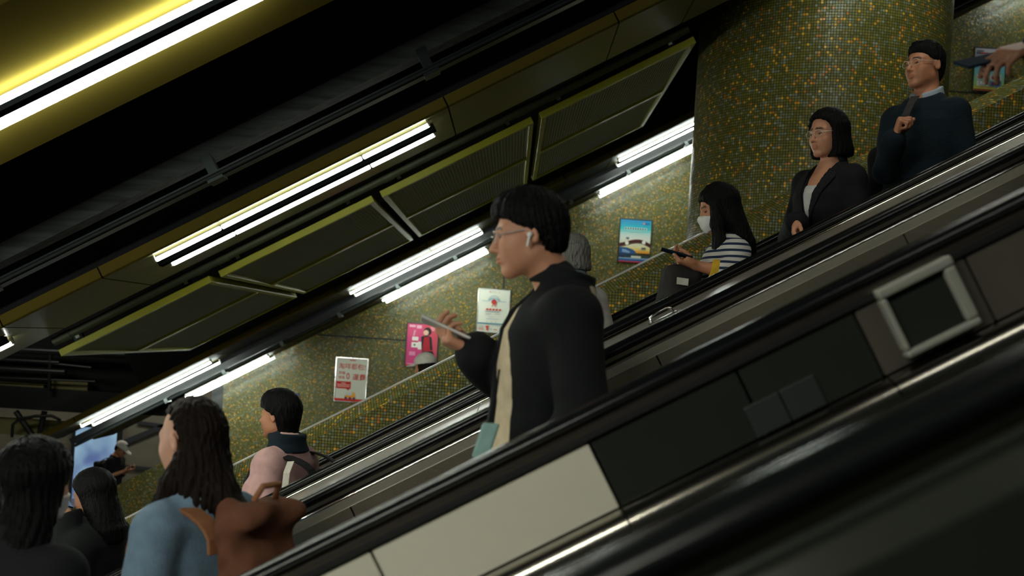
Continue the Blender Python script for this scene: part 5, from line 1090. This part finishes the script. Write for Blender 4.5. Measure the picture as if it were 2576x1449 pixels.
# blue
q = Poster(1560, 548, 'blue poster with a brown curved band and a domed building, near the round column', frame=M['darkmetal'])
G = [(40, 130, 175), (38, 140, 175), (40, 155, 175), (60, 170, 178), (120, 190, 188), (170, 200, 195), (195, 205, 198), (205, 208, 198), (205, 205, 185), (208, 205, 175), (210, 200, 160), (215, 190, 110), (215, 150, 60)]
for i, c in enumerate(G): q.rect(0, i * 0.06, 1, (i + 1) * 0.06, c)
q.rect(0.14, 0.185, 0.86, 0.235, (190, 220, 220))
for i in range(9): q.rect(0.155 + i * 0.079, 0.193, 0.207 + i * 0.079, 0.228, (45, 70, 75))
q.disc(0.76, 0.08, 0.03, (215, 120, 150)); q.rect(0.80, 0.07, 0.93, 0.09, (30, 90, 140)); q.rect(0.22, 0.27, 0.72, 0.285, (150, 200, 200))
q.band(lambda u: 0.555 - 0.055 * math.sin((u - 0.25) * 4.4) + 0.03 * max(0, u - 0.7) * 3, 0.085, (70, 28, 25)); q.disc(0.24, 0.556, 0.06, (218, 218, 205)); q.disc(0.785, 0.525, 0.06, (218, 218, 205))
q.rect(0.20, 0.42, 0.30, 0.45, (60, 85, 90)); q.rect(0.72, 0.645, 0.86, 0.68, (60, 80, 85)); q.rect(0.67, 0.69, 0.88, 0.70, (130, 140, 130))
q.poly([(0, 0.655), (0.25, 0.66), (0.45, 0.70), (0.55, 0.76), (0.56, 0.845), (0, 0.845)], (40, 80, 130)); q.poly([(0.09, 0.70), (0.22, 0.71), (0.36, 0.76), (0.34, 0.79), (0.10, 0.77)], (120, 150, 185)); q.poly([(0, 0.80), (0.56, 0.80), (0.56, 0.86), (0, 0.88)], (35, 55, 80))
q.poly([(0.30, 0.86), (0.48, 0.82), (0.7, 0.815), (0.86, 0.84), (1, 0.80), (1, 0.90), (0.30, 0.90)], (45, 60, 55)); q.rect(0.40, 0.85, 0.72, 0.905, (200, 195, 175)); q.rect(0, 0.895, 1, 0.93, (120, 150, 175)); q.rect(0, 0.925, 1, 0.985, (45, 85, 135)); q.rect(0, 0.98, 1, 1, (205, 40, 60)); q.done()
# spectacles
q = Poster(2452, 117, 'poster with rows of spectacles, behind the hand at the upper right edge', frame=M['black'])
for i, c in enumerate([(190, 185, 195), (175, 180, 190), (150, 180, 200), (120, 175, 200), (110, 180, 190), (120, 185, 175), (140, 190, 150), (160, 195, 120), (185, 195, 90)]): q.rect(0, i / 9, 1, (i + 1) / 9, c)
for i in range(4): q.rect(0.05 + i * 0.06, 0.055, 0.095 + i * 0.06, 0.085, (60, 60, 65))
for i in range(5): q.rect(0.05 + i * 0.075, 0.10, 0.11 + i * 0.075, 0.145, (70, 60, 65) if i < 2 else (190, 50, 60))
for v_ in (0.62, 0.77):
    q.rect(0.10, v_, 0.47, v_ + 0.12, (215, 212, 205)); q.rect(0.52, v_, 0.90, v_ + 0.12, (95, 120, 165) if v_ > 0.7 else (190, 185, 185))
    q.disc(0.25, v_ + 0.05, 0.08, (70, 75, 95)); q.disc(0.25, v_ + 0.05, 0.065, (215, 212, 205)); q.disc(0.36, v_ + 0.06, 0.07, (160, 80, 70) if v_ < 0.7 else (80, 85, 120)); q.disc(0.36, v_ + 0.06, 0.056, (215, 212, 205)); q.disc(0.63, v_ + 0.06, 0.06, (120, 60, 60)); q.rect(0.70, v_ + 0.03, 0.82, v_ + 0.09, (60, 62, 80))
q.rect(0.22, 0.915, 0.58, 0.93, (215, 110, 90)); q.disc(0.76, 0.92, 0.035, (90, 140, 180)); q.disc(0.88, 0.92, 0.035, (225, 110, 50)); q.rect(0, 0.965, 0.9, 1, (160, 50, 45)); q.done()
# mostly hidden behind the person in pink
q = Poster(670, 983, 'dark blue poster mostly hidden behind the head of the person in pink', frame=M['darkmetal'])
q.rect(0, 0, 1, 1, (45, 95, 140)); q.poly([(0, 0.0), (0.3, 0.0), (0.1, 0.2), (0, 0.25)], (60, 130, 160)); q.rect(0, 0.85, 1, 0.93, (230, 130, 40)); q.rect(0, 0.93, 1, 1, (200, 60, 30)); q.done()
# ================================================================ LOWER CONCOURSE, FAR LEFT
M['ad_screen'] = mat('lit_blue_screen', (0.05, 0.06, 0.08), 0.3)
nt_ = M['ad_screen'].node_tree; b_ = nt_.nodes['Principled BSDF']; tc_ = nt_.nodes.new('ShaderNodeTexCoord'); nz_ = nt_.nodes.new('ShaderNodeTexNoise'); nz_.inputs['Scale'].default_value = 1.6; rp_ = nt_.nodes.new('ShaderNodeValToRGB')
rp_.color_ramp.elements[0].position = 0.35; rp_.color_ramp.elements[0].color = (0.10, 0.16, 0.36, 1); rp_.color_ramp.elements[1].position = 0.65; rp_.color_ramp.elements[1].color = (0.32, 0.52, 0.66, 1)
nt_.links.new(tc_.outputs['Object'], nz_.inputs['Vector']); nt_.links.new(nz_.outputs[0], rp_.inputs[0]); nt_.links.new(rp_.outputs[0], b_.inputs['Emission Color']); b_.inputs['Emission Strength'].default_value = 0.75
FY = FAR_Y - 0.05
c0, c1 = P(196, 1072, FY), P(288, 1260, FY)
t = thing('advert_screen', 'tall lit blue advertising screen on the far concourse wall behind the person in the cap', 'screen', ((c0.x + c1.x) / 2, FY, c1.z))
m_ = MB(); m_.box((c0.x, FY - 0.08, c1.z), (c1.x, FY - 0.02, c0.z), M['ad_screen']); m_.build('display', t)
m_ = MB(); fw = 0.07
m_.box((c0.x - fw, FY - 0.1, c1.z - fw), (c0.x, FY + 0.02, c0.z + fw), M['darkmetal']); m_.box((c1.x, FY - 0.1, c1.z - fw), (c1.x + fw, FY + 0.02, c0.z + fw), M['darkmetal']); m_.box((c0.x, FY - 0.1, c0.z), (c1.x, FY + 0.02, c0.z + fw), M['darkmetal']); m_.box((c0.x, FY - 0.1, c1.z - fw), (c1.x, FY + 0.02, c1.z), M['darkmetal']); m_.build('casing', t)
def far_strip(name, p0, p1, w_, m__, y=FY):
    a, b = P(*p0, y), P(*p1, y); d = (b - a).normalized(); nrm = Vector((-d.z, 0, d.x)) * w_ / 2; m_ = MB()
    vs_ = [a - nrm, b - nrm, b + nrm, a + nrm]; m_.add([v + Vector((0, -0.015, 0)) for v in vs_] + [v + Vector((0, 0.03, 0)) for v in vs_], [(0, 1, 2, 3), (7, 6, 5, 4), (0, 4, 5, 1), (1, 5, 6, 2), (2, 6, 7, 3), (3, 7, 4, 0)], m__); tag(m_.build(name), kind='structure')
M['slate'] = mat('dark_slate_band', (0.030, 0.036, 0.046), 0.5)
far_strip('trim_4', (300, 1172), (395, 1182), 0.07, M['slate']); far_strip('trim_5', (300, 1118), (412, 1072), 0.11, M['slate']); far_strip('trim_6', (345, 1062), (412, 1072), 0.07, M['slate'])  # dark bands laid across the far wall
# concourse ceiling steelwork and services
m_ = MB(); a, b = P(-260, 985, 15.0), P(330, 1042, 15.0); m_.box((a.x, 15.0, b.z - 0.03), (b.x, 15.3, b.z + 0.31), M['black']); tag(m_.build('ceiling_girder', origin=((a.x + b.x) / 2, 12.2, b.z)), kind='structure')
m_ = MB(); m_.box((-15.9, 15.31, b.z - 0.03), (P(470, 900, 15.3).x, 15.34, 4.1), M['void']); tag(m_.build('wall_bulkhead'), kind='structure')  # black sheet added so the area above the girder stays dark
M['dim_panel'] = mat('dull_green_ceiling_panel', (0.20, 0.19, 0.07), 0.6)
for xa, ya, xb, yb, lb in ((128, 955, 218, 982, 'dull yellow green ceiling panel above the dark girder, left of the pipes'), (-60, 958, 108, 976, 'dull yellow green ceiling panel above the dark girder, at the picture edge')):
    a, b = P(xa, ya, 15.0), P(xb, yb, 15.0); m_ = MB(); m_.box((a.x, 15.02, min(a.z, b.z) - 0.06), (b.x, 15.2, max(a.z, b.z)), M['dim_panel']); tag(m_.build('soffit_panel', origin=((a.x + b.x) / 2, 13.25, b.z)), lb, 'ceiling panel')
a, b = P(-100, 1040, 15.3), P(165, 1100, 15.3); m_ = MB(); m_.box((a.x, 15.22, b.z), (b.x, 15.3, a.z), M['dim_panel']); tag(m_.build('bulkhead', origin=((a.x + b.x) / 2, 14.05, b.z)), 'dull olive bulkhead under the dark girder', 'bulkhead')
m_ = MB(); m_.tube([P(30, 1100, 15.05), P(32, 1068, 15.05), P(48, 1054, 15.05), P(90, 1047, 15.05), P(130, 1046, 15.05), P(150, 1056, 15.05), P(156, 1080, 15.05)], 0.024, M['black'], 8); tag(m_.build('bent_pipe', origin=P(30, 1100, 15.05), smooth=True), 'bent black pipe hanging below the dark girder', 'pipe')
for k, (p0, p1, lb) in enumerate((((40, 1035), (85, 1100), 'left slanting black strut below the dark girder'), ((112, 1035), (98, 1100), 'right slanting black strut below the dark girder'))):
    m_ = MB(); m_.tube([P(*p0, 15.1), P(*p1, 15.1)], 0.045, M['black'], 8); tag(m_.build('strut', origin=P(*p0, 15.1)), lb, 'strut')
for k, (p0, p1, r_, lb) in enumerate((((-120, 898), (150, 912), 0.03, 'upper grey service pipe in the dark ceiling'), ((-120, 921), (165, 936), 0.045, 'lower grey service pipe in the dark ceiling'), ((128, 880), (124, 985), 0.03, 'upright black pipe above the dark girder'), ((-120, 872), (330, 893), 0.06, 'thick service pipe at the top of the dark ceiling'), ((-120, 945), (240, 960), 0.018, 'thin cable conduit just above the dark girder'), ((40, 905), (230, 925), 0.022, 'short slanting conduit between the grey service pipes'))):
    m_ = MB(); m_.tube([P(*p0, 14.9), P(*p1, 14.9)], r_, M['darkmetal'], 10); tag(m_.build('service_pipe', origin=P(*p0, 14.9), smooth=True), lb, 'pipe')
# unseen area lights added to fill the concourse and its ceiling panels
for name_, loc_, e_, sz in (('concourse_light', (-7.0, 19.0, 3.5), 60, 2.5), ('concourse_light', (-10.5, 17.6, 3.5), 45, 2.0), ('concourse_light', (-7.5, 12.6, 3.9), 14, 1.5)):
    ld = bpy.data.lights.new(name_, 'AREA'); ld.energy = e_; ld.size = sz; ld.shape = 'RECTANGLE'; ld.size_y = 0.4; ld.color = (1.0, 0.93, 0.78); lo_ = bpy.data.objects.new(name_, ld); COL.objects.link(lo_); lo_.location = loc_; lo_.rotation_euler = (math.radians(75) if loc_[1] < 14 else 0, 0, 0)
# ---- person in a white hood beyond the parapet
p = Person('person in a white cap beyond the mosaic parapet, below the pink poster', (1068, 922, 9.3), -25, k=0.95, sex='f', hp=10, skin='skin_b', h=0.009, seed=51)
p.hang('L'); p.hang('R'); p.build_body(); p.eyes(); p.hair(M['hair_brown'], 'bob', drop=0.10, h=0.009)
p.emit('cap', capf, M['cap'], lo=p.C - 0.25, hi=p.C + 0.28, h=0.008); p.garment('coat', M['grey_knit'], off=0.03, hem=0.7, sleeves=0.95, collar=(0.5, 0.09, 0.085), h=0.012); p.trousers(M['trouser'])
zf = p.base[2]; m_ = MB()
xr0, xr1 = p.base[0] - 6, p.base[0] + 7
zz = lambda x: zf + (x - p.base[0]) * math.tan(SA)
st = MB()
for i in range(34):
    x_ = p.base[0] - 0.20 + (i - 12) * 0.32; zt = zf + (i - 12) * 0.185
    if zt > FZ: st.box((x_, 7.8, max(FZ, zt - 0.5)), (x_ + 0.40, 10.8, zt), M['floor'])
tag(st.build('floor_stairs'), kind='structure')
